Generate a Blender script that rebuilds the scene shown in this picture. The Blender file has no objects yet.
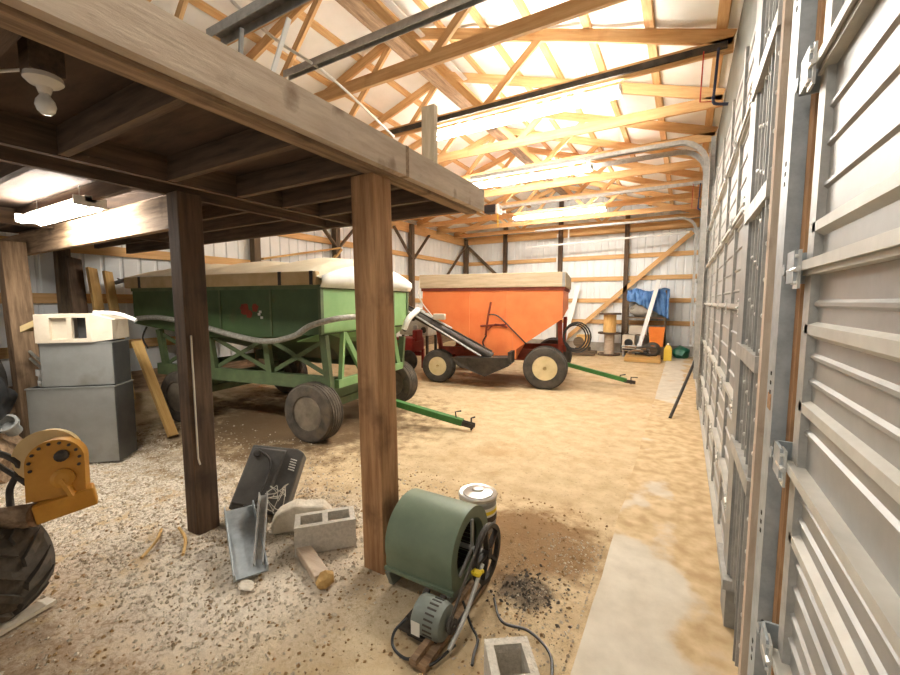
import bpy, bmesh, math, random
from mathutils import Vector, Matrix, noise
random.seed(7)
PI = math.pi
S = bpy.context.scene
COL = S.collection

# ------------------------------------------------------------------ camera
F = 405.0
PITCH = math.atan(35.5 / 405)
YAW = math.atan(234 * math.cos(PITCH) / 405)
cam = bpy.data.cameras.new('camera')
cam.sensor_width = 36.0
cam.lens = F / 900 * 36
cam.clip_start = 0.02
camo = bpy.data.objects.new('camera', cam)
COL.objects.link(camo)
camo.location = (0, 0, 1.65)
camo.rotation_euler = (PI / 2 - PITCH, 0, YAW)
S.camera = camo

# ------------------------------------------------------------------ world + exposure
w = bpy.data.worlds.new('daylight')
S.world = w
w.use_nodes = True
bg = w.node_tree.nodes['Background']
bg.inputs[0].default_value = (1.0, 0.95, 0.88, 1)
bg.inputs[1].default_value = 0.28
S.view_settings.view_transform = 'Standard'
S.view_settings.look = 'None'
S.view_settings.gamma = 1.0
S.view_settings.use_curve_mapping = False
S.view_settings.exposure = 1.0

LAMP_RGB = (1.0, 0.968, 0.895)
TUBE_STRENGTH = 92.0
LOFT_TUBE_STRENGTH = 90.0

# ------------------------------------------------------------------ materials
def newmat(name):
    m = bpy.data.materials.new(name)
    m.use_nodes = True
    nt = m.node_tree
    return m, nt, nt.nodes['Principled BSDF']

def lin(c):
    return tuple(((v / 255) / 12.92 if v / 255 <= 0.04045 else ((v / 255 + 0.055) / 1.055) ** 2.4) for v in c) + (1,)

def mat(name, c1, c2=None, scale=6, rough=0.7, metal=0.0, stretch=(1, 1, 1), bump=0.15, lo=0.35, hi=0.65,
        c3=None, s3=2.5, lo3=0.58, hi3=0.7, detail=6, coord='Object', trans=None):
    m, nt, b = newmat(name)
    N, L = nt.nodes, nt.links
    tc = N.new('ShaderNodeTexCoord')
    mp = N.new('ShaderNodeMapping')
    mp.inputs['Scale'].default_value = stretch
    L.new(tc.outputs[coord], mp.inputs[0])
    nz = N.new('ShaderNodeTexNoise')
    nz.inputs['Scale'].default_value = scale
    nz.inputs['Detail'].default_value = detail
    nz.inputs['Roughness'].default_value = 0.65
    L.new(mp.outputs[0], nz.inputs['Vector'])
    r = N.new('ShaderNodeValToRGB')
    r.color_ramp.elements[0].position = lo
    r.color_ramp.elements[1].position = hi
    r.color_ramp.elements[0].color = lin(c1)
    r.color_ramp.elements[1].color = lin(c2 or c1)
    L.new(nz.outputs[0], r.inputs[0])
    out = r.outputs[0]
    if c3:
        n3 = N.new('ShaderNodeTexNoise')
        n3.inputs['Scale'].default_value = s3
        n3.inputs['Detail'].default_value = 5
        L.new(tc.outputs[coord], n3.inputs['Vector'])
        r3 = N.new('ShaderNodeValToRGB')
        r3.color_ramp.elements[0].position = lo3
        r3.color_ramp.elements[1].position = hi3
        L.new(n3.outputs[0], r3.inputs[0])
        mx = N.new('ShaderNodeMixRGB')
        L.new(r3.outputs[0], mx.inputs[0])
        L.new(out, mx.inputs[1])
        mx.inputs[2].default_value = lin(c3)
        out = mx.outputs[0]
    L.new(out, b.inputs['Base Color'])
    b.inputs['Roughness'].default_value = rough
    b.inputs['Metallic'].default_value = metal
    if bump:
        bp = N.new('ShaderNodeBump')
        bp.inputs['Strength'].default_value = bump
        bp.inputs['Distance'].default_value = 0.02
        L.new(nz.outputs[0], bp.inputs['Height'])
        L.new(bp.outputs[0], b.inputs['Normal'])
    return m

def emit(name, rgb, s):
    m, nt, b = newmat(name)
    b.inputs['Base Color'].default_value = (0.9, 0.9, 0.88, 1)
    b.inputs['Emission Color'].default_value = tuple(rgb) + (1,)
    b.inputs['Emission Strength'].default_value = s
    return m

GR = (0.7, 9, 9)
M = {}
M['truss'] = mat('truss_pine', (200, 154, 100), (222, 182, 130), 3, 0.75, 0, GR, 0.1, c3=(186, 136, 84), s3=3, lo3=.6, hi3=.8)
M['girt'] = mat('girt_pine', (204, 158, 100), (226, 184, 130), 3, 0.75, 0, GR, 0.1)
M['oldwood'] = mat('weathered_wood', (112, 88, 64), (164, 136, 106), 3, 0.85, 0, GR, 0.3, c3=(80, 60, 42), s3=4, lo3=.58, hi3=.75)
M['beamwood'] = mat('beam_wood', (186, 164, 142), (208, 190, 168), 4, 0.85, 0, (1, 6, 6), 0.25, c3=(132, 108, 86), s3=6, lo3=.6, hi3=.78)
M['postwood'] = mat('post_wood', (146, 106, 70), (188, 146, 104), 3, 0.8, 0, GR, 0.25, c3=(84, 56, 34), s3=3, lo3=.55, hi3=.75)
M['darkpost'] = mat('dark_post_wood', (70, 54, 40), (104, 82, 62), 3, 0.85, 0, GR, 0.25, c3=(50, 36, 26), s3=3, lo3=.55, hi3=.75)
M['joist'] = mat('loft_joist_wood', (70, 54, 42), (108, 86, 66), 3, 0.85, 0, GR, 0.2)  # darkened so the brown carries the unlit look of the joist sides
M['deck'] = mat('loft_plywood', (58, 42, 32), (86, 66, 50), 2.5, 0.85, 0, (1, 4, 1), 0.15)  # deck brown darkened likewise, shade of the loft underside in the colour
M['wallpost'] = mat('wall_post_wood', (84, 68, 52), (116, 98, 76), 3, 0.85, 0, GR, 0.2)
M['siding'] = mat('white_siding', (232, 234, 233), (242, 244, 243), 2, 0.5, 0, bump=0.03)
M['liner'] = mat('white_roof_liner', (236, 234, 226), (246, 244, 238), 1.5, 0.55, 0, bump=0.05)
M['galv'] = mat('galvanised_steel', (158, 156, 150), (188, 186, 180), 14, 0.5, 0.25, bump=0.03)
M['galvb'] = mat('bluish_galvanised_steel', (152, 158, 160), (178, 184, 186), 14, 0.5, 0.25, bump=0.03)
M['galvd'] = mat('dull_grey_steel', (140, 140, 136), (164, 164, 160), 10, 0.5, 0.2, bump=0.03)
M['doorskin'] = mat('door_skin', (146, 144, 139), (168, 166, 161), 3, 0.45, 0.15, (1, 1, 1), 0.04, c3=(132, 124, 112), s3=1.6, lo3=.6, hi3=.85)
M['doorrail'] = mat('door_rail_paint', (190, 186, 176), (206, 202, 192), 8, 0.5, 0.1, bump=0.03)
M['bolt'] = mat('bright_zinc', (220, 220, 216), None, 8, 0.3, 0.6, bump=0)
M['green'] = mat('green_paint', (58, 80, 44), (70, 92, 54), 3, 0.55, 0, (1, 1, 1), 0.06, c3=(84, 72, 44), s3=2.2, lo3=.62, hi3=.82)
M['greenlit'] = mat('lit_green_paint', (120, 158, 102), (134, 172, 116), 3, 0.5, 0, (1, 1, 1), 0.06, c3=(128, 144, 88), s3=2.2, lo3=.66, hi3=.86)  # wagon green made paler: the lamplight on its front is in the colour
M['greenf'] = mat('frame_green', (74, 88, 58), (92, 106, 70), 5, 0.6, 0, bump=0.06, c3=(84, 78, 54), s3=4, lo3=.58, hi3=.8)
M['tongueg'] = mat('tongue_green', (52, 110, 44), (70, 130, 58), 5, 0.6, 0, bump=0.06)
M['orange'] = mat('orange_paint', (240, 128, 70), (246, 144, 84), 2, 0.5, 0, (1, 1, 1), 0.05, c3=(222, 112, 62), s3=1.8, lo3=.6, hi3=.85)
M['rust'] = mat('rust_red', (112, 42, 28), (146, 62, 40), 6, 0.75, 0, bump=0.1)
M['redpaint'] = mat('dark_red_paint', (128, 26, 24), (160, 40, 34), 5, 0.5, 0, bump=0.05)
M['canvas'] = mat('tan_canvas', (186, 160, 116), (206, 182, 140), 4, 0.85, 0, bump=0.15)
M['bandwood'] = mat('grey_tan_boards', (184, 164, 134), (208, 188, 158), 4, 0.85, 0, (.7, 6, 6), 0.15)
M['tarp'] = mat('cream_tarp', (226, 214, 186), (240, 230, 206), 3, 0.7, 0, bump=0.15)
M['tarpw'] = mat('white_tarp', (232, 232, 226), (244, 244, 240), 3, 0.7, 0, bump=0.15)
M['rubber'] = mat('dusty_rubber', (66, 60, 52), (98, 88, 76), 6, 0.9, 0, bump=0.2, c3=(112, 96, 74), s3=5, lo3=.58, hi3=.85)
M['rubberd'] = mat('dark_rubber', (62, 58, 53), (88, 82, 74), 6, 0.9, 0, bump=0.2)
M['rimgrey'] = mat('dusty_rim', (104, 94, 80), (136, 124, 106), 6, 0.7, 0.1, bump=0.08)
M['rimyellow'] = mat('cream_yellow_rim', (214, 198, 150), (230, 214, 172), 6, 0.6, 0, bump=0.05)
M['hub'] = mat('yellow_hub', (150, 112, 40), (176, 138, 58), 6, 0.6, 0, bump=0.05)
M['iron'] = mat('dark_iron', (46, 42, 38), (78, 70, 62), 8, 0.6, 0.3, bump=0.1)
M['black'] = mat('black_plastic', (30, 30, 31), (46, 46, 47), 6, 0.45, 0, bump=0.06)
M['blackd'] = mat('dusty_black_plastic', (74, 70, 66), (96, 92, 86), 5, 0.55, 0, bump=0.06)
M['hose'] = mat('grey_hose', (128, 124, 114), (166, 162, 150), 30, 0.6, 0, bump=0.2)
M['hosew'] = mat('white_hose', (214, 212, 204), (232, 230, 224), 30, 0.6, 0, bump=0.1)
M['blower'] = mat('sage_green_enamel', (104, 118, 98), (118, 132, 110), 4, 0.5, 0.05, bump=0.03, c3=(140, 138, 112), s3=4, lo3=.62, hi3=.9)
M['motor'] = mat('motor_grey_green', (112, 118, 110), (128, 134, 126), 6, 0.5, 0.1, bump=0.03)
M['label'] = mat('white_label', (226, 224, 216), None, 6, 0.6, 0, bump=0)
M['yellowtag'] = mat('yellow_plastic', (230, 200, 30), (240, 212, 50), 6, 0.5, 0, bump=0)
M['lid'] = mat('shiny_tin', (176, 174, 168), (204, 202, 196), 8, 0.28, 0.7, bump=0.05)
M['block'] = mat('concrete_block', (186, 178, 164), (212, 204, 190), 40, 0.95, 0, bump=0.5, c3=(206, 198, 182), s3=8)
M['stone'] = mat('pale_stone', (196, 184, 164), (222, 212, 194), 14, 0.95, 0, bump=0.5)
M['twine'] = mat('white_twine', (206, 200, 186), None, 6, 0.9, 0, bump=0)
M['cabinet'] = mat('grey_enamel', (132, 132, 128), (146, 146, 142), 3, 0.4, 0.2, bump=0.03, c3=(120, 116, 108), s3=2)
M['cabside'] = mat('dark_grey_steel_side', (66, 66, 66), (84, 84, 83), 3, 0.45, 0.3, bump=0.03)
M['cream'] = mat('cream_plastic', (196, 182, 160), (212, 200, 180), 4, 0.5, 0, bump=0.03)
M['white'] = mat('white_plastic', (232, 232, 228), None, 4, 0.4, 0, bump=0)
M['porcelain'] = mat('porcelain', (214, 206, 194), None, 4, 0.25, 0, bump=0)
M['bulb'] = mat('frosted_bulb', (232, 228, 220), None, 4, 0.2, 0, bump=0)
M['mustard'] = mat('mustard_paint', (192, 132, 36), (212, 152, 54), 5, 0.5, 0, bump=0.06, c3=(136, 92, 34), s3=5, lo3=.62, hi3=.82)
M['yelcream'] = mat('pale_yellow_paint', (214, 184, 126), (226, 200, 146), 5, 0.5, 0, bump=0.05)
M['board'] = mat('yellow_pine_board', (186, 146, 84), (210, 172, 110), 3, 0.8, 0, GR, 0.15)
M['bluetarp'] = mat('blue_tarp', (66, 112, 176), (112, 156, 206), 5, 0.5, 0, bump=0.2)
M['spool'] = mat('spool_wood', (206, 158, 88), (226, 184, 120), 4, 0.8, 0, (8, 8, 1), 0.15)
M['orangeb'] = mat('orange_plastic', (232, 124, 40), (242, 140, 58), 3, 0.5, 0, bump=0)
M['greenbag'] = mat('green_plastic_bag', (28, 96, 74), (48, 122, 96), 5, 0.4, 0, bump=0.2)
M['jug'] = mat('yellow_jug_plastic', (232, 196, 70), None, 5, 0.4, 0, bump=0)
M['grease'] = mat('grey_machine_paint', (164, 160, 148), (190, 186, 174), 6, 0.6, 0.1, bump=0.08)
M['bluerope'] = mat('dark_blue_rope', (52, 58, 84), None, 6, 0.8, 0, bump=0)
M['redgrip'] = mat('red_rope', (186, 56, 40), None, 6, 0.7, 0, bump=0)
M['tube'] = emit('fluorescent_tube', LAMP_RGB, TUBE_STRENGTH)
M['tubeL'] = emit('loft_fluorescent_tube', LAMP_RGB, LOFT_TUBE_STRENGTH)
M['lampwhite'] = mat('lamp_enamel', (238, 236, 230), None, 4, 0.4, 0, bump=0)
M['pebble'] = mat('pale_gravel', (150, 130, 102), (226, 214, 194), 9, 0.95, 0, bump=0, coord='Object')
M['chip'] = mat('brown_chips', (128, 98, 64), (176, 142, 98), 9, 0.95, 0, bump=0)
M['soot'] = mat('black_cinders', (66, 58, 50), (96, 86, 74), 9, 0.95, 0, bump=0)
M['greyskirt'] = mat('grey_skirt', (150, 144, 134), (176, 170, 158), 4, 0.9, 0, bump=0.1)

def floor_mat():
    m, nt, b = newmat('dirt_floor')
    N, L = nt.nodes, nt.links
    geo = N.new('ShaderNodeNewGeometry')
    sep = N.new('ShaderNodeSeparateXYZ')
    L.new(geo.outputs['Position'], sep.inputs[0])
    def nz(s, d=8, r=.65):
        n = N.new('ShaderNodeTexNoise'); n.inputs['Scale'].default_value = s
        n.inputs['Detail'].default_value = d; n.inputs['Roughness'].default_value = r
        L.new(geo.outputs['Position'], n.inputs['Vector']); return n
    def math_(op, a, c, clamp=False):
        n = N.new('ShaderNodeMath'); n.operation = op; n.use_clamp = clamp
        for i, v in enumerate((a, c)):
            if isinstance(v, (int, float)): n.inputs[i].default_value = v
            else: L.new(v, n.inputs[i])
        return n.outputs[0]
    def mrange(v, a, c):
        n = N.new('ShaderNodeMapRange'); n.interpolation_type = 'SMOOTHSTEP'
        n.inputs[1].default_value = a; n.inputs[2].default_value = c
        L.new(v, n.inputs[0]); return n.outputs[0]
    def ramp(v, c1, c2, a=.35, c=.65):
        r = N.new('ShaderNodeValToRGB')
        r.color_ramp.elements[0].position = a; r.color_ramp.elements[1].position = c
        r.color_ramp.elements[0].color = lin(c1); r.color_ramp.elements[1].color = lin(c2)
        L.new(v, r.inputs[0]); return r.outputs[0]
    def mix(f, a, c):
        x = N.new('ShaderNodeMixRGB'); L.new(f, x.inputs[0]); L.new(a, x.inputs[1])
        if isinstance(c, tuple): x.inputs[2].default_value = lin(c)
        else: L.new(c, x.inputs[2])
        return x.outputs[0]
    big, mid, fine = nz(.9), nz(5), nz(34, 9, .8)
    col = ramp(mid.outputs[0], (188, 162, 124), (212, 190, 152))
    col = mix(math_('MULTIPLY', mrange(big.outputs[0], .52, .68), .5), col, (176, 138, 90))
    # pale crushed stone west of the posts and around them
    gx = mrange(math_('ADD', sep.outputs[0], math_('MULTIPLY', big.outputs[0], 1.6)), -.2, -1.5)
    gy = mrange(math_('ADD', sep.outputs[1], math_('MULTIPLY', big.outputs[0], 1.2)), 3.4, 2.5)
    gcol = ramp(fine.outputs[0], (112, 90, 64), (232, 220, 200), .38, .58)
    gm = math_('MULTIPLY', gx, gy)
    gm = math_('MULTIPLY', gm, mrange(mid.outputs[0], .34, .52))
    col = mix(gm, col, gcol)
    # scattered grit everywhere near the camera
    col = mix(math_('MULTIPLY', mrange(fine.outputs[0], .56, .64), .55), col, (112, 86, 54))
    # dark spilled cinders and darker brown earth beside the blower
    def blot(x, y, r, sy=1.0):
        dx = math_('SUBTRACT', sep.outputs[0], x); dy = math_('MULTIPLY', math_('SUBTRACT', sep.outputs[1], y), sy)
        d = math_('SQRT', math_('ADD', math_('MULTIPLY', dx, dx), math_('MULTIPLY', dy, dy)), 0)
        d = math_('ADD', d, math_('MULTIPLY', math_('SUBTRACT', mid.outputs[0], .5), r * 1.5))
        return mrange(d, r, r * .45)
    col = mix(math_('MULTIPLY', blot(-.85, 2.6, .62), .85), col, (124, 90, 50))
    col = mix(math_('MULTIPLY', blot(-.72, 2.12, .2), .85), col, (78, 66, 52))
    col = mix(math_('MULTIPLY', blot(-4.7, 3.9, 2.3), .9), col, (104, 78, 48))  # darker wet soil under the green wagon, its shade painted in too
    col = mix(math_('MULTIPLY', blot(-2.2, 1.45, .75), .55), col, (224, 212, 194))
    soil = math_('MULTIPLY', mrange(sep.outputs[1], 1.15, .55), mrange(sep.outputs[0], -1.0, -1.6))
    col = mix(math_('MULTIPLY', math_('MULTIPLY', soil, mrange(mid.outputs[0], .3, .6)), .75), col, (150, 116, 78))
    col = mix(math_('MULTIPLY', blot(-3.4, 8.2, 1.2), .45), col, (128, 94, 58))
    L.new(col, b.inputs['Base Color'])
    b.inputs['Roughness'].default_value = .95
    bp = N.new('ShaderNodeBump'); bp.inputs['Strength'].default_value = .6; bp.inputs['Distance'].default_value = .03
    L.new(math_('ADD', mid.outputs[0], math_('MULTIPLY', fine.outputs[0], .5)), bp.inputs['Height'])
    L.new(bp.outputs[0], b.inputs['Normal'])
    return m
M['floor'] = floor_mat()

def slab_mat():
    m = mat('concrete_slab', (196, 186, 168), (214, 205, 188), 5, 0.9, 0, bump=0.1)
    nt = m.node_tree; N, L = nt.nodes, nt.links; b = N['Principled BSDF']
    src = b.inputs['Base Color'].links[0].from_socket
    geo = N.new('ShaderNodeNewGeometry'); sep = N.new('ShaderNodeSeparateXYZ'); L.new(geo.outputs['Position'], sep.inputs[0])
    n = N.new('ShaderNodeTexNoise'); n.inputs['Scale'].default_value = 2.2; n.inputs['Detail'].default_value = 7; L.new(geo.outputs['Position'], n.inputs['Vector'])
    def mr(v, a, c):
        q = N.new('ShaderNodeMapRange'); q.interpolation_type = 'SMOOTHSTEP'; q.inputs[1].default_value = a; q.inputs[2].default_value = c; L.new(v, q.inputs[0]); return q.outputs[0]
    def mt(op, a, c, cl=False):
        q = N.new('ShaderNodeMath'); q.operation = op; q.use_clamp = cl
        for k, v in enumerate((a, c)):
            if isinstance(v, (int, float)): q.inputs[k].default_value = v
            else: L.new(v, q.inputs[k])
        return q.outputs[0]
    far = mt('MULTIPLY', mr(sep.outputs[1], 2.4, 3.9), mr(sep.outputs[1], 9.0, 6.4))
    side = mr(sep.outputs[0], -.04, .14)
    k = mt('ADD', mt('MULTIPLY', far, .62), mt('MULTIPLY', side, .5))
    k = mt('ADD', k, mt('MULTIPLY', mt('SUBTRACT', n.outputs[0], .5), 2.0))
    f = mr(k, .18, .46)
    x = N.new('ShaderNodeMixRGB'); L.new(f, x.inputs[0]); L.new(src, x.inputs[1])
    n2 = N.new('ShaderNodeTexNoise'); n2.inputs['Scale'].default_value = 9; n2.inputs['Detail'].default_value = 8; L.new(geo.outputs['Position'], n2.inputs['Vector'])
    r = N.new('ShaderNodeValToRGB'); r.color_ramp.elements[0].position = .35; r.color_ramp.elements[1].position = .65
    r.color_ramp.elements[0].color = lin((178, 150, 110)); r.color_ramp.elements[1].color = lin((210, 186, 146)); L.new(n2.outputs[0], r.inputs[0])
    L.new(r.outputs[0], x.inputs[2]); L.new(x.outputs[0], b.inputs['Base Color'])
    return m
M['slab'] = slab_mat()


# ------------------------------------------------------------------ mesh helpers
def new():
    return bmesh.new()

def box(bm, c, s, rot=None):
    v = []
    Rm = rot if rot is not None else Matrix.Identity(3)
    for dx in (-.5, .5):
        for dy in (-.5, .5):
            for dz in (-.5, .5):
                v.append(bm.verts.new(Vector(c) + Rm @ Vector((dx * s[0], dy * s[1], dz * s[2]))))
    for f in ((0, 1, 3, 2), (4, 6, 7, 5), (0, 4, 5, 1), (2, 3, 7, 6), (0, 2, 6, 4), (1, 5, 7, 3)):
        bm.faces.new([v[i] for i in f])
    return bm

def bb(bm, x0, x1, y0, y1, z0, z1):
    return box(bm, ((x0 + x1) / 2, (y0 + y1) / 2, (z0 + z1) / 2), (abs(x1 - x0), abs(y1 - y0), abs(z1 - z0)))

def frame(d, up=Vector((0, 0, 1))):
    x = Vector(d).normalized()
    up = Vector(up)
    if abs(x.dot(up)) > .98:
        up = Vector((0, 1, 0)) if abs(x.y) < .9 else Vector((1, 0, 0))
    y = up.cross(x).normalized()
    z = x.cross(y)
    return Matrix((x, y, z)).transposed()

def beam(bm, p0, p1, wd, ht, up=(0, 0, 1)):
    p0, p1 = Vector(p0), Vector(p1)
    return box(bm, (p0 + p1) / 2, ((p1 - p0).length, wd, ht), frame(p1 - p0, up))

def smooth_pts(pts, n=6):
    P = [Vector(p) for p in pts]
    if len(P) < 3: return P
    out = []
    for i in range(len(P) - 1):
        a, b_, c, d = P[max(i - 1, 0)], P[i], P[i + 1], P[min(i + 2, len(P) - 1)]
        for k in range(n):
            t = k / n
            out.append(.5 * ((2 * b_) + (c - a) * t + (2 * a - 5 * b_ + 4 * c - d) * t * t + (3 * b_ - a - 3 * c + d) * t ** 3))
    out.append(P[-1])
    return out

def tube(bm, pts, r, seg=8, sm=0, closed=False):
    P = smooth_pts(pts, sm) if sm else [Vector(p) for p in pts]
    rings = []
    up = None
    for i, p in enumerate(P):
        d = (P[min(i + 1, len(P) - 1)] - P[max(i - 1, 0)])
        if closed and i in (0, len(P) - 1): d = P[1] - P[-2]
        if d.length < 1e-9: d = Vector((1, 0, 0))
        Fm = frame(d) if up is None else frame(d, up)
        up = Fm.col[2].copy()
        rr = r[i] if isinstance(r, (list, tuple)) else r
        rings.append([bm.verts.new(p + Fm @ Vector((0, rr * math.cos(2 * PI * k / seg), rr * math.sin(2 * PI * k / seg)))) for k in range(seg)])
    for a, b_ in zip(rings, rings[1:]):
        for k in range(seg):
            bm.faces.new((a[k], a[(k + 1) % seg], b_[(k + 1) % seg], b_[k]))
    if not closed:
        bm.faces.new(rings[0][::-1]); bm.faces.new(rings[-1])
    return bm

def lathe(bm, prof, c, axis=(0, 0, 1), seg=24, cap=True):
    Fm = frame(Vector(axis), (0, 0, 1) if abs(Vector(axis).normalized().z) < .9 else (0, 1, 0))
    rings = []
    for r, h in prof:
        rings.append([bm.verts.new(Vector(c) + Fm @ Vector((h, r * math.cos(2 * PI * k / seg), r * math.sin(2 * PI * k / seg)))) for k in range(seg)])
    for a, b_ in zip(rings, rings[1:]):
        for k in range(seg):
            bm.faces.new((a[k], a[(k + 1) % seg], b_[(k + 1) % seg], b_[k]))
    if cap:
        if prof[0][0] > 1e-5: bm.faces.new(rings[0][::-1])
        if prof[-1][0] > 1e-5: bm.faces.new(rings[-1])
    return bm

def cyl(bm, p0, p1, r, seg=16):
    return tube(bm, [p0, p1], r, seg)

def loft(bm, A, B):
    a = [bm.verts.new(p) for p in A]; b_ = [bm.verts.new(p) for p in B]
    n = len(a)
    for i in range(n):
        bm.faces.new((a[i], a[(i + 1) % n], b_[(i + 1) % n], b_[i]))
    bm.faces.new(a[::-1]); bm.faces.new(b_)
    return bm

def blob(bm, c, s, seed=0, amp=.25, sub=3, freq=2.0, flat=None):
    g = bmesh.ops.create_icosphere(bm, subdivisions=sub, radius=1)
    for v in g['verts']:
        n = noise.noise(v.co * freq + Vector((seed * 7.3, seed * 3.1, seed)))
        p = v.co * (1 + amp * n)
        p = Vector((p.x * s[0], p.y * s[1], p.z * s[2]))
        v.co = p + Vector(c)
        if flat is not None and v.co.z < flat: v.co.z = flat
    return bm

def finish(name, bm, m, smooth=False, bevel=0):
    bmesh.ops.recalc_face_normals(bm, faces=bm.faces)
    me = bpy.data.meshes.new(name)
    bm.to_mesh(me); bm.free()
    me.materials.append(m)
    if smooth:
        for p in me.polygons: p.use_smooth = True
    o = bpy.data.objects.new(name, me)
    COL.objects.link(o)
    if smooth:
        md = o.modifiers.new('split', 'EDGE_SPLIT'); md.split_angle = math.radians(40)
    if bevel:
        md = o.modifiers.new('bevel', 'BEVEL'); md.width = bevel; md.segments = 2; md.limit_method = 'ANGLE'
    return o

def part(name, bm, m, parent, smooth=False, bevel=0, label=None):
    o = finish(name, bm, m, smooth, bevel)
    o.parent = parent
    if label: o['label'] = label
    return o

def stick(name, p0, p1, wd, ht, m, parent=None, up=(0, 0, 1), bevel=0):
    """a straight member whose local x runs along it, so its grain does too"""
    p0, p1 = Vector(p0), Vector(p1)
    bm = new(); L = (p1 - p0).length
    box(bm, (0, 0, 0), (L, wd, ht))
    o = finish(name, bm, m, False, bevel)
    o.matrix_basis = Matrix.Translation((p0 + p1) / 2) @ frame(p1 - p0, up).to_4x4()
    if parent is not None: o.parent = parent
    return o

def tag(o, label=None, cat=None, group=None, kind=None):
    if label: o['label'] = label
    if cat: o['category'] = cat
    if group: o['group'] = group
    if kind: o['kind'] = kind
    return o

def thing(name, label, cat, loc=(0, 0, 0), rotz=0, group=None):
    o = bpy.data.objects.new(name, None)
    o.empty_display_size = .1
    COL.objects.link(o)
    o.location = loc; o.rotation_euler = (0, 0, rotz)
    return tag(o, label, cat, group)

def single(name, bm, m, label, cat, group=None, smooth=False, bevel=0, kind=None):
    xs = [v.co for v in bm.verts]
    c = Vector(((min(p.x for p in xs) + max(p.x for p in xs)) / 2, (min(p.y for p in xs) + max(p.y for p in xs)) / 2, min(p.z for p in xs)))
    for v in bm.verts: v.co -= c
    o = finish(name, bm, m, smooth, bevel)
    o.location = c
    return tag(o, label, cat, group, kind)

def dup(root, loc, rotz, label=None, group=None):
    r = root.copy(); COL.objects.link(r)
    r.location = loc; r.rotation_euler = (0, 0, rotz)
    if label: r['label'] = label
    if group: r['group'] = group
    for ch in list(root.children):
        c = ch.copy(); COL.objects.link(c); c.parent = r
        for g in ch.children:
            d = g.copy(); COL.objects.link(d); d.parent = c
    return r

def struct(name, bm, m, smooth=False, bevel=0, parent=None):
    o = finish(name, bm, m, smooth, bevel)
    if parent is not None: o.parent = parent
    else: o['kind'] = 'structure'
    return o

# ------------------------------------------------------------------ room constants
XL, XR, YF, YB = -7.5, 0.3, 14.3, -2.5
XRIDGE = (XL + XR) / 2
EAVE, RIDGE = 4.12, 5.36
SL = (RIDGE - EAVE) / (XR - XRIDGE)
def roof(x): return RIDGE - abs(x - XRIDGE) * SL

# ------------------------------------------------------------------ floor
def floor_z(x, y):
    z = .02 * noise.noise(Vector((x * 1.1, y * 1.1, 3))) + .008 * noise.noise(Vector((x * 6, y * 6, 9)))
    edge = min(1, max(0, (-.45 - x) / .4))
    z *= edge
    d = math.hypot(x + .98, (y - 2.62))
    z += .05 * math.exp(-(d / .28) ** 2)
    if x < -6.2:
        z += .28 * min(1, (-6.2 - x) / 1.2) ** 2 * (.8 + .5 * noise.noise(Vector((x, y * 1.5, 1))))
    return z - .012
bm = new()
def grid(bm, xs, ys, f):
    V = [[bm.verts.new((x, y, f(x, y))) for y in ys] for x in xs]
    for i in range(len(xs) - 1):
        for j in range(len(ys) - 1):
            bm.faces.new((V[i][j], V[i + 1][j], V[i + 1][j + 1], V[i][j + 1]))
xs = [XL + .01 + i * (XR + .25 - XL) / 130 for i in range(131)]
ys = [YB + i * .09 for i in range(int((YF - YB) / .09) + 2)]
grid(bm, xs, ys, floor_z)
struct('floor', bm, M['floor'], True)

bm = new()
N_ = 60
L1 = [(-.36 + .02 * noise.noise(Vector((0, j * .7, 5))), YB + (YF - .3 - YB) * j / N_) for j in range(N_ + 1)]
for (xa, ya), (xb, yb) in zip(L1, L1[1:]):
    q = [bm.verts.new(p) for p in ((xa, ya, .012), (.32, ya, .012), (.32, yb, .012), (xb, yb, .012))]
    bm.faces.new(q)
    q = [bm.verts.new(p) for p in ((xa, ya, .012), (xb, yb, .012), (xb, yb, -.08), (xa, ya, -.08))]
    bm.faces.new(q)
bmesh.ops.remove_doubles(bm, verts=bm.verts, dist=1e-5)
struct('floor_slab', bm, M['slab'])

# ------------------------------------------------------------------ walls
def ribbed(bm, a, b_, z0, ztop, step=.25, depth=.018, inward=(0, 1)):
    """vertical ribbed sheet from a to b_ (xy); ztop(t) gives the height"""
    a, b_ = Vector(a), Vector(b_)
    L = (b_ - a).length; n = int(L / step)
    prof = []
    for i in range(n + 1):
        s = i * step
        prof += [(s, 0), (s + step - .06, 0), (s + step - .045, 1), (s + step - .015, 1)]
    prof = [(min(s, L), k) for s, k in prof]
    iv = Vector(inward)
    prev = None
    for s, k in prof:
        p = a + (b_ - a) * (s / L) + iv * (depth * k)
        cur = (bm.verts.new((p.x, p.y, z0)), bm.verts.new((p.x, p.y, ztop(s / L))))
        if prev: bm.faces.new((prev[0], cur[0], cur[1], prev[1]))
        prev = cur
bm = new(); ribbed(bm, (XL - .14, YB), (XL - .14, YF), 0, lambda t: EAVE + .05, .24, -.02, (1, 0))
bb(bm, XL - .2, XL - .165, YB, YF + .2, -.1, EAVE + .05)
wall_left = struct('wall_left', bm, M['siding'])
bm = new(); ribbed(bm, (XL - .2, YF + .14), (XR + .3, YF + .14), 0, lambda t: roof(XL - .2 + t * (XR - XL + .5)) + .16, .22, -.02, (0, -1))
bb(bm, XL - .2, XR + .3, YF + .17, YF + .2, -.1, EAVE - .1)
wall_far = struct('wall_far', bm, M['siding'])
for z in (.99, 1.70, 2.42, 3.13):
    stick('girt', (XL - .09, YB, z), (XL - .09, YF, z), .04, .14, M['girt'], wall_left)
    stick('girt', (XL, YF + .09, z), (XR, YF + .09, z), .04, .14, M['girt'], wall_far)
stick('header_board', (XL - .06, YB, 3.96), (XL - .06, YF, 3.96), .05, .28, M['girt'], wall_left)
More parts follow.
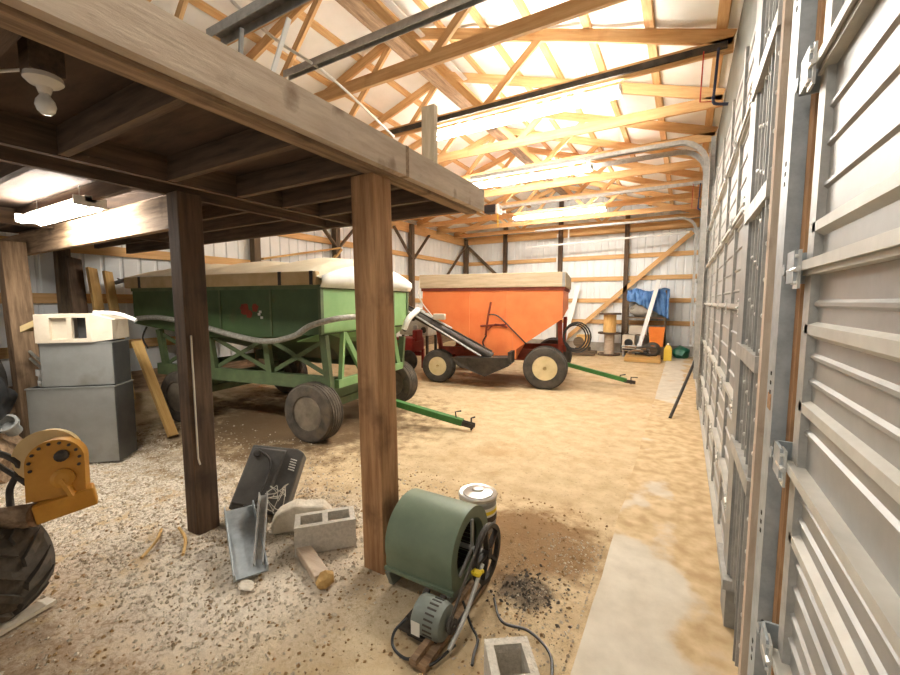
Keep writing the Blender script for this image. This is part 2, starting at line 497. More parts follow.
stick('header_board', (XL, YF + .05, 4.0), (XR, YF + .05, 4.0), .05, .26, M['girt'], wall_far)
stick('baseboard_left', (XL - .07, YB, .3), (XL - .07, YF, .3), .06, .5, M['oldwood'])['kind'] = 'structure'
stick('baseboard_far', (XL, YF + .09, .14), (XR, YF + .09, .14), .06, .3, M['greyskirt'])['kind'] = 'structure'
for y in (0.2, 2.25, 4.0, 5.2, 7.4, 10.6):
    stick('post', (XL, y, 0), (XL, y, EAVE - .05), .15, .14, M['wallpost'], wall_left, (0, 1, 0))
stick('corner_post', (XL, YF, 0), (XL, YF, EAVE - .05), .15, .18, M['wallpost'], wall_far, (0, 1, 0))
for x in (-5.85, -3.8, -1.67):
    stick('post', (x, YF, 0), (x, YF, roof(x) - .2), .13, .14, M['darkpost'], wall_far, (0, 1, 0))
for p_, q_ in (((XL + .06, 5.3, 2.52), (XL + .06, 7.45, 2.98)), ((XL + .06, 7.0, 2.45), (XL + .06, 7.5, 2.95))):
    stick('knee_brace', p_, q_, .04, .1, M['board'], wall_left, (1, 0, 0))
for y in (4.0, 7.4, 10.6):
    for s in (-1, 1):
        stick('knee_brace', (XL + .05, y + .05 * s, 3.0), (XL + .05, y + .95 * s, 3.86), .04, .09, M['wallpost'], wall_left, (1, 0, 0))
stick('knee_brace', (XL + .05, YF - .1, 3.85), (XL + .05, YF - 1.8, 2.4), .04, .09, M['wallpost'], wall_left, (1, 0, 0))
stick('corner_brace', (XL + .12, YF, 3.75), (XL + 1.6, YF - .02, 2.4), .05, .11, M['wallpost'], wall_far)
stick('diagonal_brace', (.14, YF - .05, 3.73), (-3.75, YF - .05, .18), .04, .14, M['girt'], wall_far)
bm = new(); bb(bm, -3.93, -3.88 + .1, YF - .02, YF + .02, 2.6, 4.0); part('white_strip', bm, M['white'], wall_far)

# right wall: sheet above and between the overhead doors
bm = new()
bb(bm, XR + .02, XR + .08, 1.42, 2.62, 2.95, EAVE + .02)
bb(bm, XR + .02, XR + .08, YB, 1.42, 3.0, EAVE + .02)
bb(bm, XR + .02, XR + .08, 2.62, 7.1, 3.3, EAVE + .02)
bb(bm, XR + .02, XR + .08, 7.1, 7.7, 0, EAVE + .02)
bb(bm, XR + .02, XR + .08, 7.7, 12.6, 3.3, EAVE + .02)
bb(bm, XR + .02, XR + .08, 12.6, YF + .2, 0, EAVE + .02)
M['header'] = mat('dark_grey_green_sheet', (84, 88, 80), (102, 106, 98), 4, 0.5, 0.1, bump=0.03)
wall_right = struct('wall_right', bm, M['header'])
bm = new(); bb(bm, XR + .03, XR + .09, 1.42, 2.09, -.05, 2.95); bb(bm, XR + .03, XR + .09, 2.15, 2.62, -.05, 2.95); part('jamb_sheet', bm, M['doorskin'], wall_right)

# ------------------------------------------------------------------ roof
bm = new()
def liner(x0, x1):
    n = 52; m_ = 12
    cols = []
    for i in range(n + 1):
        x = x0 + (x1 - x0) * i / n
        sag = .035 * abs(math.sin(PI * abs(x - XRIDGE) / .62))
        cols.append([(x, YB + (YF + .2 - YB) * j / m_, roof(x) + .125 - sag) for j in range(m_ + 1)])
    V = [[bm.verts.new(p) for p in c] for c in cols]
    for i in range(n):
        for j in range(m_):
            bm.faces.new((V[i][j], V[i + 1][j], V[i + 1][j + 1], V[i][j + 1]))
liner(XL - .25, XRIDGE); liner(XRIDGE, XR + .25)
bmesh.ops.remove_doubles(bm, verts=bm.verts, dist=1e-4)
ceiling = struct('ceiling', bm, M['liner'], True)
ang = math.atan(SL)
for side in (-1, 1):
    for k in range(7):
        d = .08 + k * .62
        x = XRIDGE + side * d
        nrm = Vector((side * math.sin(ang), 0, math.cos(ang)))
        stick('purlin', (x, YB, roof(x) + .085), (x, YF, roof(x) + .085), .09, .04, M['truss'], ceiling, nrm)

def truss(y, label):
    t = thing('roof_truss', label, 'roof truss', (XRIDGE, y, EAVE - .12), 0, None)
    def P(x, z): return (x - XRIDGE, 0, z - (EAVE - .12))
    for s, xe in ((-1, XL), (1, XR)):
        stick('top_chord', P(xe, EAVE), P(XRIDGE, RIDGE), .04, .13, M['truss'], t)
    stick('bottom_chord', P(XL, EAVE - .06), P(XR, EAVE - .06), .04, .13, M['truss'], t)
    for s in (-1, 1):
        xb = XRIDGE + s * 1.3; xt = XRIDGE + s * 2.05
        e = .0
        o = stick('web', P(xb, EAVE - .06), P(xt, roof(xt)), .038, .085, M['truss'], t); 
        o = stick('web', P(xb, EAVE - .06), P(XRIDGE + s * .1, RIDGE - .06), .038, .085, M['truss'], t)
    return t
order = ['glimpsed at the top left beside the broad grey track', 'nearest complete one, its bottom chord running up to the top edge',
         'directly above the dark opener rail', 'between the nearest and the middle strip light', 'directly above the middle strip light',
         'fifth from the far wall', 'fourth from the far wall', 'third from the far wall', 'second from the far wall', 'closest to the far wall']
for i in range(10):
    truss(2.38 + 1.22 * i, 'pale timber roof truss, ' + order[i])
# ridge tie board and the shiny strip beside it
stick('ridge_board', (XRIDGE + .12, 0.5, RIDGE - .26), (XRIDGE + .12, YF - .1, RIDGE - .26), .04, .2, M['oldwood'], ceiling, (1, 0, .35))
bm = new(); beam(bm, (XRIDGE + .42, 0.5, RIDGE - .17), (XRIDGE + .42, 6.2, RIDGE - .17), .07, .02); part('conduit_strip', bm, M['bolt'], ceiling)

# ------------------------------------------------------------------ overhead doors in the right wall
def door(name, y0, y1, ztop, joints, struts, stiles, ribs):
    bm = new(); bb(bm, XR, XR + .04, y0, y1, 0.0, ztop)
    d = struct(name, bm, M['doorskin'])
    zs = [0.02] + joints + [ztop]
    for a, b_ in zip(zs, zs[1:]):
        bm = new()
        bb(bm, XR - .004, XR, y0 + .02, y1 - .02, a + .008, b_ - .008)
        for z in ribs:
            if a + .03 < z < b_ - .03:
                loft(bm, [(XR - .002, y0 + .03, z - .012), (XR - .012, y0 + .03, z - .004), (XR - .012, y0 + .03, z + .004), (XR - .002, y0 + .03, z + .012)],
                     [(XR - .002, y1 - .03, z - .012), (XR - .012, y1 - .03, z - .004), (XR - .012, y1 - .03, z + .004), (XR - .002, y1 - .03, z + .012)])
        part('section_panel', bm, M['doorskin'], d)
    for z in joints + [.05]:
        bm = new()
        bb(bm, XR - .04, XR, y0 + .01, y1 - .01, z + .002, z + .014)
        bb(bm, XR - .03, XR, y0 + .01, y1 - .01, z - .016, z - .002)
        bb(bm, XR - .042, XR - .036, y0 + .01, y1 - .01, z - .004, z + .02)
        part('section_rail', bm, M['doorrail'], d)
    for z in struts:
        bm = new()
        loft(bm, [(XR - .002, y0 + .03, z - .026), (XR - .022, y0 + .03, z - .012), (XR - .022, y0 + .03, z + .012), (XR - .002, y0 + .03, z + .02)],
             [(XR - .002, y1 - .03, z - .026), (XR - .022, y1 - .03, z - .012), (XR - .022, y1 - .03, z + .012), (XR - .002, y1 - .03, z + .02)])
        part('strut', bm, M['doorrail'], d)
    for y in stiles:
        bm = new()
        bb(bm, XR - .022, XR, y - .03, y + .03, .03, ztop)
        part('stile', bm, M['galv'], d)
    for y in stiles:
        for z in joints:
            bm = new()
            bb(bm, XR - .048, XR - .042, y - .025, y + .025, z - .05, z + .05)
            cyl(bm, (XR - .05, y - .035, z), (XR - .05, y + .035, z), .007, 8)
            for dz in (-.035, .035):
                for dy in (-.012, .012):
                    cyl(bm, (XR - .045, y + dy, z + dz), (XR - .054, y + dy, z + dz), .005, 6)
            part('hinge', bm, M['bolt'], d)
    return d
RB = [1.94, 2.04, 2.13, 2.4, 2.5, 2.6, 1.645, 1.51, 1.445, 1.31, 1.13, 1.07, .95, .88, .8, .73, .5, .4, .3, .2]
d1 = door('door_1', -1.9, 1.42, 2.95, [.64, 1.2, 1.735, 2.24, 2.74], [1.84, 1.58, 1.375, 1.01, .56], [1.39], RB)
RB2 = [.1 + .135 * k for k in range(28)]
d2 = door('door_2', 2.62, 7.1, 3.3, [.54, 1.08, 1.62, 2.16, 2.7], [], [2.66, 3.4, 4.2, 5.1, 6.1, 7.05], RB2)
d3 = door('door_3', 7.7, 12.6, 3.3, [.54, 1.08, 1.62, 2.16, 2.7], [], [7.75, 9.3, 10.9, 12.55], RB2)
# roller brackets at the end of the near door
for z in (.3, .64, 1.2, 1.735, 2.24):
    bm = new()
    bb(bm, XR - .055, XR - .047, 1.38, 1.47, z - .035, z + .05)
    bb(bm, XR - .055, XR, 1.462, 1.47, z - .035, z + .05)
    lathe(bm, [(0, 0), (.017, 0), (.017, .012), (0, .012)], (XR - .058, 1.49, z + .005), (1, 0, 0), 14)
    cyl(bm, (XR - .05, 1.41, z), (XR - .05, 1.52, z), .006, 8)
    part('roller_bracket', bm, M['galvb'], d1)
# jamb between the near door and the next one
bm = new(); bb(bm, XR - .005, XR + .03, 1.44, 1.5, 0, 2.95); part('end_channel', bm, M['galv'], wall_right)
stick('jamb_post', (XR + .005, 1.52, 0), (XR + .005, 1.52, EAVE), .04, .05, M['postwood'], wall_right, (0, 1, 0))
bm = new(); bb(bm, XR - .05, XR - .044, 1.56, 1.66, 0.05, 3.6); bb(bm, XR - .05, XR, 1.556, 1.562, .05, 3.6)
bb(bm, XR - .05, XR, 1.66, 1.666, .05, 3.6)
jf = part('track_channel', bm, M['galvb'], wall_right)
for z in (.25, .45, .9, 1.36, 2.0, 2.5):
    bm = new()
    for k in range(3):
        bb(bm, XR - .052, XR - .0495, 1.6, 1.612, z + k * .03, z + k * .03 + .012)
    part('bolt_slots', bm, M['iron'], jf)
bm = new(); bb(bm, XR - .0515, XR - .0495, 1.585, 1.635, 1.31, 1.36); part('rust_patch', bm, M['postwood'], jf)
stick('jamb_edge_board', (XR - .045, 1.76, 0), (XR - .045, 1.76, 3.2), .03, .05, M['beamwood'], wall_right, (0, 1, 0))
bm = new(); bb(bm, XR - .04, XR - .02, 1.84, 1.87, .2, EAVE - .1); bb(bm, XR - .06, XR - .02, 1.868, 1.876, .2, EAVE - .1)
tr = part('angle_iron', bm, M['galv'], wall_right)
bm = new()
for k in range(26):
    z = .3 + k * .13
    lathe(bm, [(0, 0), (.011, 0), (.011, .008), (.006, .014), (0, .014)], (XR - .04, 1.856 , z), (-1, 0, 0), 8)
part('bolt_heads', bm, M['bolt'], tr)
bm = new(); bb(bm, XR - .02, XR + .02, 1.98, 2.06, 0, EAVE); bb(bm, XR - .05, XR - .02, 2.02, 2.028, .1, EAVE - .2)
part('jamb_angle', bm, M['galvd'], wall_right)
for y_ in (2.1, 2.2, 2.3):
    bm = new(); bb(bm, XR - .035, XR - .028, y_ - .022, y_ + .022, .3, EAVE - .15); bb(bm, XR - .045, XR - .028, y_ + .016, y_ + .022, .3, EAVE - .15); ls_ = part('lath_strip', bm, M['galv'], wall_right)
    bm = new()
    for k in range(18):
        lathe(bm, [(0, 0), (.009, 0), (.009, .008), (0, .012)], (XR - .035, y_ - .006, .4 + k * .19 + y_ * .3), (-1, 0, 0), 8)
    part('bolt_heads', bm, M['bolt'], ls_)
bm = new()
for k in range(22):
    z = .35 + k * .16
    lathe(bm, [(0, 0), (.011, 0), (.011, .008), (0, .012)], (XR - .02, 2.045, z), (-1, 0, 0), 8)
part('bolt_heads', bm, M['bolt'], wall_right)
for z in (.95, 1.42, 2.05, 2.62, 3.2):
    bm = new(); bb(bm, XR - .066, XR - .02, 1.83, 2.45, z - .03, z + .03); part('splice_plate', bm, M['galv'], wall_right)
bm = new(); bb(bm, XR - .055, XR - .047, 2.36, 2.56, 0.0, 3.75); bb(bm, XR - .055, XR - .01, 2.355, 2.362, 0, 3.75); bb(bm, XR - .055, XR - .01, 2.555, 2.562, 0, 3.75)
part('frame_stile', bm, M['galvd'], wall_right)
bm = new(); bb(bm, XR - .075, XR, 2.3, 2.66, .24, .29); part('base_bracket', bm, M['galv'], wall_right)
bm = new(); bb(bm, XR - .06, XR + .0, 7.12, 7.3, 0, EAVE - .1); part('jamb_channel', bm, M['galv'], wall_right)
bm = new(); bb(bm, XR - .06, XR + .0, 7.5, 7.66, 0, EAVE - .1); part('jamb_channel', bm, M['galv'], wall_right)

# ------------------------------------------------------------------ overhead tracks
def ctrack(pts, label, m, size=(.075, .06)):
    P = [Vector(p) for p in pts]
    bm = new()
    a, b_ = size
    prof = [(-a / 2, -b_ / 2), (-a / 2, b_ / 2), (a / 2, b_ / 2), (a / 2, -b_ / 2), (a / 2 - .008, -b_ / 2), (a / 2 - .008, b_ / 2 - .008), (-a / 2 + .008, b_ / 2 - .008), (-a / 2 + .008, -b_ / 2)]
    rings = []
    for i, p in enumerate(P):
        d = (P[min(i + 1, len(P) - 1)] - P[max(i - 1, 0)]).normalized()
        side = Vector((0, 1, 0)); up = d.cross(side).normalized()
        if up.z < 0 and abs(d.x) > .5: up = -up
        if abs(d.x) <= .5 and up.x < 0: up = -up
        rings.append([bm.verts.new(p + side * u + up * v) for u, v in prof])
    n = len(prof)
    for r0, r1 in zip(rings, rings[1:]):
        for k in range(n):
            bm.faces.new((r0[k], r0[(k + 1) % n], r1[(k + 1) % n], r1[k]))
    bm.faces.new(rings[0]); bm.faces.new(rings[-1][::-1])
    return single('door_track', bm, m, label, 'door track')
def bend(y, z, xl, zl, low=1.0):
    R_ = .38
    pts = [(xl, y, z), (XR - .1 - R_, y, z)]
    for k in range(1, 7):
        a = k * PI / 12
        pts.append((XR - .1 - R_ + R_ * math.sin(a), y, z - R_ + R_ * math.cos(a)))
    pts.append((XR - .1, y, zl))
    return pts
ctrack([(-3.75, 2.28, 4.0), (-.9, 2.28, 4.0), (XR - .05, 2.28, 4.0)], 'broad grey steel door track crossing overhead at the top left', M['galv'], (.14, .08))
ctrack([(-3.7, 3.0, 4.0), (-.9, 3.0, 4.0), (XR - .05, 3.0, 4.0)], 'slim grey steel door track running overhead above the loft beam', M['galv'], (.07, .07))
ctrack(bend(7.05, 3.98, -3.6, .5), 'galvanised door track curving down beside the middle overhead door', M['galv'])
ctrack(bend(7.6, 4.02, -3.6, .5), 'galvanised door track curving down at the near side of the far overhead door', M['galv'])
ctrack(bend(12.75, 3.9, -4.2, .5), 'galvanised door track nearest the far wall, curving down at its right end', M['galv'])

def opener(y, z, xl, label, m):
    t = thing('door_opener', label, 'garage door opener', (xl, y, z))
    bm = new(); beam(bm, (0, 0, 0), (XR - .05 - xl, 0, 0), .05, .06); part('rail', bm, m, t)
    bm = new()
    R = XR - .12 - xl
    tube(bm, [(R, -.03, -.02), (R - .02, -.03, -.45)], .012, 8)
    tube(bm, [(R - .02, -.03, -.45), (R - .01, -.03, -.52), (R + .1, -.03, -.55)], .015, 8, 4)
    part('door_arm', bm, M['bluerope'], t)
    bm = new(); tube(bm, [(R - .12, -.03, -.02), (R - .13, -.03, -.48), (R - .02, -.03, -.5)], .006, 6); part('release_cord', bm, M['redgrip'], t)
    return t
op1 = opener(4.8, 4.06, -3.75, 'door opener with a long dark rail across the roof and red release cord', M['iron'])
op2 = opener(9.6, 4.0, -4.1, 'far door opener with pale rail, black motor and yellow pull cord', M['galv'])
bm = new(); box(bm, (-.2, 0, -.02), (.34, .24, .2)); part('motor_head', bm, M['black'], op2, bevel=.02)
bm = new(); box(bm, (-.02, 0, -.05), (.08, .24, .22)); box(bm, (.06, .1, -.1), (.12, .06, .06)); part('lamp_cover', bm, M['white'], op2)
bm = new(); tube(bm, [(.0, -.1, -.1), (.01, -.1, -.5)], .012, 6); part('pull_cord', bm, M['yellowtag'], op2)

# conduit hung in front of the far wall, with two droppers
cdt = thing('conduit', 'white conduit with short droppers hung in front of the far wall', 'conduit', (-4.7, 13.36, 3.6))
bm = new(); tube(bm, [(0, 0, .05), (0, 0, -.12), (4.75, 0, .0)], .03, 8); part('pipe', bm, M['white'], cdt)
for x in (1.4,):
    bm = new(); tube(bm, [(x, 0, -.08), (x, 0, .42)], .025, 8); part('dropper', bm, M['white'], cdt)
# thin cable above loft beam
bm = new(); tube(bm, [(-3.4, 2.1, 4.2), (-3.35, 2.6, 4.05), (-3.25, 3.2, 3.95), (-3.3, 4.3, 3.75)], .014, 6, 6)
single('electric_cable', bm, M['hosew'], 'pale cable sagging across the trusses above the loft beam', 'cable')
for i, (p, q, l) in enumerate([((-3.6, 1.62, 3.25), (-3.6, 1.62, 4.0), 'grey hanger rod at the far left above the loft beam'),
                               ((-3.45, 2.28, 3.2), (-3.35, 2.28, 3.96), 'grey hanger rod below the broad overhead track'),
                               ((-3.2, 2.3, 3.2), (-2.9, 2.4, 3.96), 'white hanger rod leaning just right of the grey one below the broad track')]):
    bm = new(); beam(bm, p, q, .035, .02, (1, 0, 0)); single('hanger_rod', bm, (M['galvd'], M['galvd'], M['white'])[i], l, 'hanger rod')

# ------------------------------------------------------------------ lamps
def lamp(loc, L, label, m):
    t = thing('strip_light', label, 'strip light', loc)
    bm = new(); box(bm, (0, 0, .05), (L, .07, .05)); part('housing', bm, M['lampwhite'], t)
    for y in (-.06, .06):
        bm = new(); cyl(bm, (-L / 2 + .03, y, .0), (L / 2 - .03, y, .0), .019, 10); part('tube', bm, m, t, True)
    for x in (-L / 2 + .01, L / 2 - .01):
        bm = new(); box(bm, (x, 0, .03), (.02, .2, .07)); part('end_cap', bm, M['lampwhite'], t)
    for x in (-L * .35, L * .35):
        bm = new(); tube(bm, [(x, 0, .07), (x, 0, .3)], .004, 5); part('hanger', bm, M['galvd'], t)
    return t
lamp((-1.9, 4.86, 3.88), 2.44, 'glowing strip light just below the dark opener rail', M['tube'])
lamp((-2.65, 7.26, 3.87), 2.44, 'glowing strip light below the galvanised track, middle of the three over the open floor', M['tube'])
lamp((-3.0, 10.92, 3.95), 2.44, 'glowing strip light farthest away, hung near the far wall', M['tube'])
lamp((-4.55, 1.36, 2.37), 1.3, 'glowing strip light under the loft at the left edge', M['tubeL'])
lamp((-1.1, -.06, 3.82), .8, 'added strip light out of view overhead by the near door', M['tube'])  # unseen lamp added to brighten the near door and foreground

# ------------------------------------------------------------------ loft
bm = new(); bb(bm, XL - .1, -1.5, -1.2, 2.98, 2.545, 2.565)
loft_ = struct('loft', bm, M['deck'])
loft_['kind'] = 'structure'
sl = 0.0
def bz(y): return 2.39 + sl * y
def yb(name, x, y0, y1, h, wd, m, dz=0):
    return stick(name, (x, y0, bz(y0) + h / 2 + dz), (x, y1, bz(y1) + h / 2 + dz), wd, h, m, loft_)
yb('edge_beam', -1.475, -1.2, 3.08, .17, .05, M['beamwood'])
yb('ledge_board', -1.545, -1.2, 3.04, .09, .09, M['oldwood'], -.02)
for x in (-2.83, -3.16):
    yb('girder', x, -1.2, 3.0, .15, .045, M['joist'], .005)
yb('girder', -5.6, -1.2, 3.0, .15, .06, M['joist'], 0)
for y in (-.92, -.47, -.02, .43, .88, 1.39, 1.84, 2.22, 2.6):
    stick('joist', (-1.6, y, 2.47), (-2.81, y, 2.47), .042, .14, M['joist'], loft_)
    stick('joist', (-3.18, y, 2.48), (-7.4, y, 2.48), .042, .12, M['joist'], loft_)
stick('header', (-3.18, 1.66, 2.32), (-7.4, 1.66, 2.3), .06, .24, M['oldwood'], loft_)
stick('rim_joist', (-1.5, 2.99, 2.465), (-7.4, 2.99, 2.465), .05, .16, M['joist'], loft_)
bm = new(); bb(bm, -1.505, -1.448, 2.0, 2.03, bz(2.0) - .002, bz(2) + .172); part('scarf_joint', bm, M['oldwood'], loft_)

o = stick('timber_post', (-1.595, 1.91, -.05), (-1.615, 1.88, 2.37), .16, .17, M['postwood'], None, (0, 1, 0), .006)
tag(o, 'brown square timber post under the loft edge beside the green blower', 'post')
o = stick('timber_post', (-3.0, 1.57, -.05), (-3.02, 1.57, 2.39), .14, .16, M['darkpost'], None, (0, 1, 0), .006)
tag(o, 'dark square timber post under the loft beside the black plastic case', 'post')
bm = new(); tube(bm, [(-2.935, 1.52, 1.42), (-2.93, 1.52, .55), (-2.928, 1.53, .5)], .006, 6)
single('wire', bm, M['twine'], 'thin pale wire running down the dark timber post', 'wire')
o = stick('timber_post', (-6.4, 1.55, 0), (-6.4, 1.5, 2.3), .2, .2, M['oldwood'], None, (0, 1, 0), .006)
tag(o, 'weathered timber post at the far left edge under the loft', 'post')
o = stick('board_stub', (-1.85, 2.88, 2.566), (-1.85, 2.88, 3.22), .12, .05, M['bandwood'], None, (0, 1, 0))
tag(o, 'short weathered board standing upright on the loft edge at its far end', 'board')

lh = thing('lamp_holder', 'white porcelain lamp holder with bulb under the loft', 'lamp', (-1.9, .56, 2.37))
bm = new(); bb(bm, -.045, .045, -.045, .045, .035, .176); part('outlet_box', bm, M['joist'], lh)
bm = new(); lathe(bm, [(0, .036), (.05, .036), (.052, .02), (.04, .008), (.022, .0), (.016, -.02), (0, -.02)], (0, 0, 0), (0, 0, 1), 24); part('socket', bm, M['porcelain'], lh, True)
bm = new(); lathe(bm, [(.011, -.015), (.015, -.028), (.025, -.044), (.028, -.06), (.023, -.077), (.012, -.088), (0, -.09)], (0, 0, 0), (0, 0, 1), 20); part('bulb', bm, M['bulb'], lh, True)
bm = new(); tube(bm, [(-.04, -.02, .06), (-.3, -.1, .08)], .005, 6); part('cable', bm, M['white'], lh)

# ------------------------------------------------------------------ wheels
def wheel(parent, c, R, wd, m_t, m_r, m_h, axis=(0, -1, 0), tread=True):
    c = Vector(c)
    bm = new()
    r0 = R * .56
    lathe(bm, [(r0, -wd * .4), (r0 * 1.06, -wd * .47), (R * .8, -wd * .5), (R * .93, -wd * .46), (R * .985, -wd * .33), (R, -wd * .12), (R, wd * .12), (R * .985, wd * .33),
               (R * .93, wd * .46), (R * .8, wd * .5), (r0 * 1.06, wd * .47), (r0, wd * .4), (r0, -wd * .4)], c, axis, 40, False)
    if tread:
        for k in range(5):
            h = (-.3 + .15 * k) * wd
            lathe(bm, [(R * .97, h - .02 * wd), (R * 1.012, h - .02 * wd), (R * 1.012, h + .05 * wd), (R * .97, h + .05 * wd)], c, axis, 40, False)
    t = part('tire', bm, m_t, parent, True)
    bm = new()
    lathe(bm, [(r0 * 1.02, wd * .42), (r0 * .97, wd * .44), (r0 * .93, wd * .34), (r0 * .8, wd * .16), (r0 * .6, wd * .12), (r0 * .42, wd * .2), (r0 * .34, wd * .22), (0, wd * .22)], c, axis, 32)
    lathe(bm, [(r0 * 1.02, -wd * .42), (r0 * .93, -wd * .3), (r0 * .6, -wd * .1), (0, -wd * .1)], c, axis, 24)
    r = part('rim', bm, m_r, t, True)
    bm = new()
    lathe(bm, [(0, wd * .42), (r0 * .16, wd * .42), (r0 * .2, wd * .34), (r0 * .24, wd * .25), (r0 * .5, wd * .24), (r0 * .52, wd * .12)], c, axis, 20)
    Fm = frame(Vector(axis))
    for k in range(6):
        a = k * PI / 3
        p = c + Fm @ Vector((wd * .245, r0 * .31 * math.cos(a), r0 * .31 * math.sin(a)))
        lathe(bm, [(.014, 0), (.014, .018), (0, .018)], p, axis, 6)
    part('hub', bm, m_h, t, True)
    return t

def rotl(p, h):  # world xy offset -> local
    return (p[0] * math.cos(h) + p[1] * math.sin(h), -p[0] * math.sin(h) + p[1] * math.cos(h))

# ------------------------------------------------------------------ green wagon
HG = math.radians(8)
GO = (-3.91, 4.27)
g = thing('grain_wagon', 'green gravity grain wagon with a cream tarp, parked half under the loft', 'grain wagon', (GO[0], GO[1], 0), HG)
xf, xr, wy = .19, -3.15, 1.04
near = [(xr, -wy, 1.84), (xf, -wy, 1.84), (xf, -wy, 1.28), (-1.0, -wy, 1.2), (-1.9, -wy, 1.2), (xr, -wy, 1.34)]
far = [(xr, wy, 1.84), (xf, wy, 1.84), (xf, wy, 1.28), (-1.1, wy, .62), (-1.8, wy, .62), (xr, wy, 1.34)]
bm = new(); loft(bm, near, far); part('box', bm, M['green'], g)
bm = new()
loft(bm, [(xf + .006, -wy, 1.84), (xf + .006, wy, 1.84), (xf + .006, wy, 1.3), (xf + .006, -wy, 1.3)], [(xf, -wy, 1.84), (xf, wy, 1.84), (xf, wy, 1.3), (xf, -wy, 1.3)])
a = [(xf + .008, -wy, 1.3), (xf + .008, wy, 1.3), (xf - .35, wy, 1.02), (xf - .35, -wy, 1.19)]
loft(bm, a, [(p[0] - .006, p[1], p[2] - .01) for p in a])
part('front_panel', bm, M['greenlit'], g, label='green front panel coloured lighter as if lit')
bm = new()
for k in range(3):
    x = xr + .9 + k * .85
    bb(bm, x - .015, x + .015, -wy - .012, -wy, 1.24, 1.84)
bb(bm, xr, xf, -wy - .02, -wy, 1.8, 1.845)
bb(bm, xf - .02, xf + .02, -wy - .02, -wy + .03, 1.28, 1.84); bb(bm, xf - .02, xf + .02, wy - .03, wy + .02, 1.28, 1.84)
bb(bm, xf, xf + .02, -wy, wy, 1.8, 1.845); bb(bm, xf, xf + .025, .55, .6, 1.3, 1.84)
part('edge_trim', bm, M['greenf'], g)
bm = new()
for (x, z, r, sd) in ((-.98, 1.56, .07, 1), (-.8, 1.58, .05, 2), (-.9, 1.5, .05, 5)):
    g0 = bmesh.ops.create_circle(bm, cap_ends=True, radius=1, segments=24)
    for v in g0['verts']:
        k = 1 + .4 * noise.noise(Vector((v.co.x * 2, v.co.y * 2, sd)))
        v.co = Vector((x + v.co.x * r * k, -wy - .004, z + v.co.y * r * k))
part('rust_patch', bm, M['rust'], g)
bm = new()
for (x, z) in ((-.74, 1.5), (-.7, 1.46), (-.72, 1.53)):
    bb(bm, x - .02, x + .02, -wy - .006, -wy - .003, z - .015, z + .015)
part('paint_scrape', bm, M['label'], g)
bm = new()
bb(bm, xr - .1, xf - .02, -wy - .05, -wy + .03, 1.845, 2.0); bb(bm, xr - .1, xf - .02, wy - .03, wy + .05, 1.845, 2.0)
bb(bm, xr - .1, xr - .02, -wy, wy, 1.845, 2.0); bb(bm, xf - .1, xf - .02, -wy, wy, 1.845, 1.9)
part('sideboard', bm, M['canvas'], g, bevel=.015)
bm = new()
for x in (xr + .25, -1.75, -.35, xf - .08):
    bb(bm, x - .022, x + .022, -wy - .058, -wy - .046, 1.845, 2.0)
part('strap', bm, M['iron'], g)
bm = new()
nx, ny = 60, 14
V = []
for i in range(nx + 1):
    x = xr - .08 + (xf + .075 - xr + .08) * i / nx
    row = []
    for j in range(ny + 1):
        y = -wy - .04 + (2 * wy + .08) * j / ny
        hump = .72 + .28 * abs(math.sin(PI * (x - xf) / 1.12))
        z = 1.995 + .26 * (1 - (y / (wy + .04)) ** 2) * hump + .012 * noise.noise(Vector((x * 5, y * 5, 2)))
        if x > xf - .12: z = min(z, 1.975 + .2 * (1 - (y / (wy + .04)) ** 2) - (x - xf + .12) * .35)
        row.append(bm.verts.new((x, y, z)))
    V.append(row)
for i in range(nx):
    for j in range(ny):
        bm.faces.new((V[i][j], V[i + 1][j], V[i + 1][j + 1], V[i][j + 1]))
bm2 = bm
part('tarp', bm, M['tarp'], g, True)
bm = new()
V = []
for j in range(17):
    y = -wy - .045 + (2 * wy + .09) * j / 16
    zt = 1.945 + .19 * (1 - (y / (wy + .045)) ** 2)
    zb = 1.815
    V.append([bm.verts.new((xf + .07, y, zt)), bm.verts.new((xf + .075, y, (zt + zb) / 2)), bm.verts.new((xf + .04, y, zb))])
for a_, b_ in zip(V, V[1:]):
    for k in range(2): bm.faces.new((a_[k], b_[k], b_[k + 1], a_[k + 1]))
for k in (0,):
    pass
o = part('tarp_front_flap', bm, M['tarpw'], g, True, label='white tarp flap hanging over the front edge')
md = o.modifiers.new('thick', 'SOLIDIFY'); md.thickness = .006
# tarp roller rod at rear
bm = new(); tube(bm, [(xr - .55, -wy + .1, 1.94), (xr - .1, -wy - .02, 1.97)], .03, 8); tube(bm, [(xr - .5, -wy + .1, 2.0), (xr - .15, -wy, 1.93)], .012, 6); part('tarp_roller', bm, M['iron'], g)
# frame
def side_frame(par, sgn, m, z0, x0, x1, ups, ztop):
    y = sgn * .88
    bm = new(); beam(bm, (x0, y, z0), (x1, y, z0), .08, .16); part('side_rail', bm, m, par)
    for x in ups:
        bm = new(); beam(bm, (x, y, z0), (x, sgn * .95, ztop), .06, .09, (1, 0, 0)); part('upright', bm, m, par)
    for a_, b_ in zip(ups, ups[1:]):
        bm = new()
        beam(bm, (a_, y - .02 * sgn, z0 + .08), (b_, sgn * .93, ztop - .06), .02, .05); beam(bm, (a_, sgn * .93, ztop - .06), (b_, y - .02 * sgn, z0 + .08), .02, .05)
        part('cross_brace', bm, m, par)
for s in (-1, 1):
    side_frame(g, s, M['greenf'], .68, -2.9, .2, [-2.75, -1.75, -.75, .15], 1.26 if s < 0 else 1.1)
for y in (-.6, .6):
    bm = new(); beam(bm, (.2, y * .3, .62), (.16, y, 1.28), .05, .07); beam(bm, (.2, y * 1.2, .66), (.16, y, 1.28), .05, .07); part('front_strut', bm, M['greenlit'], g)
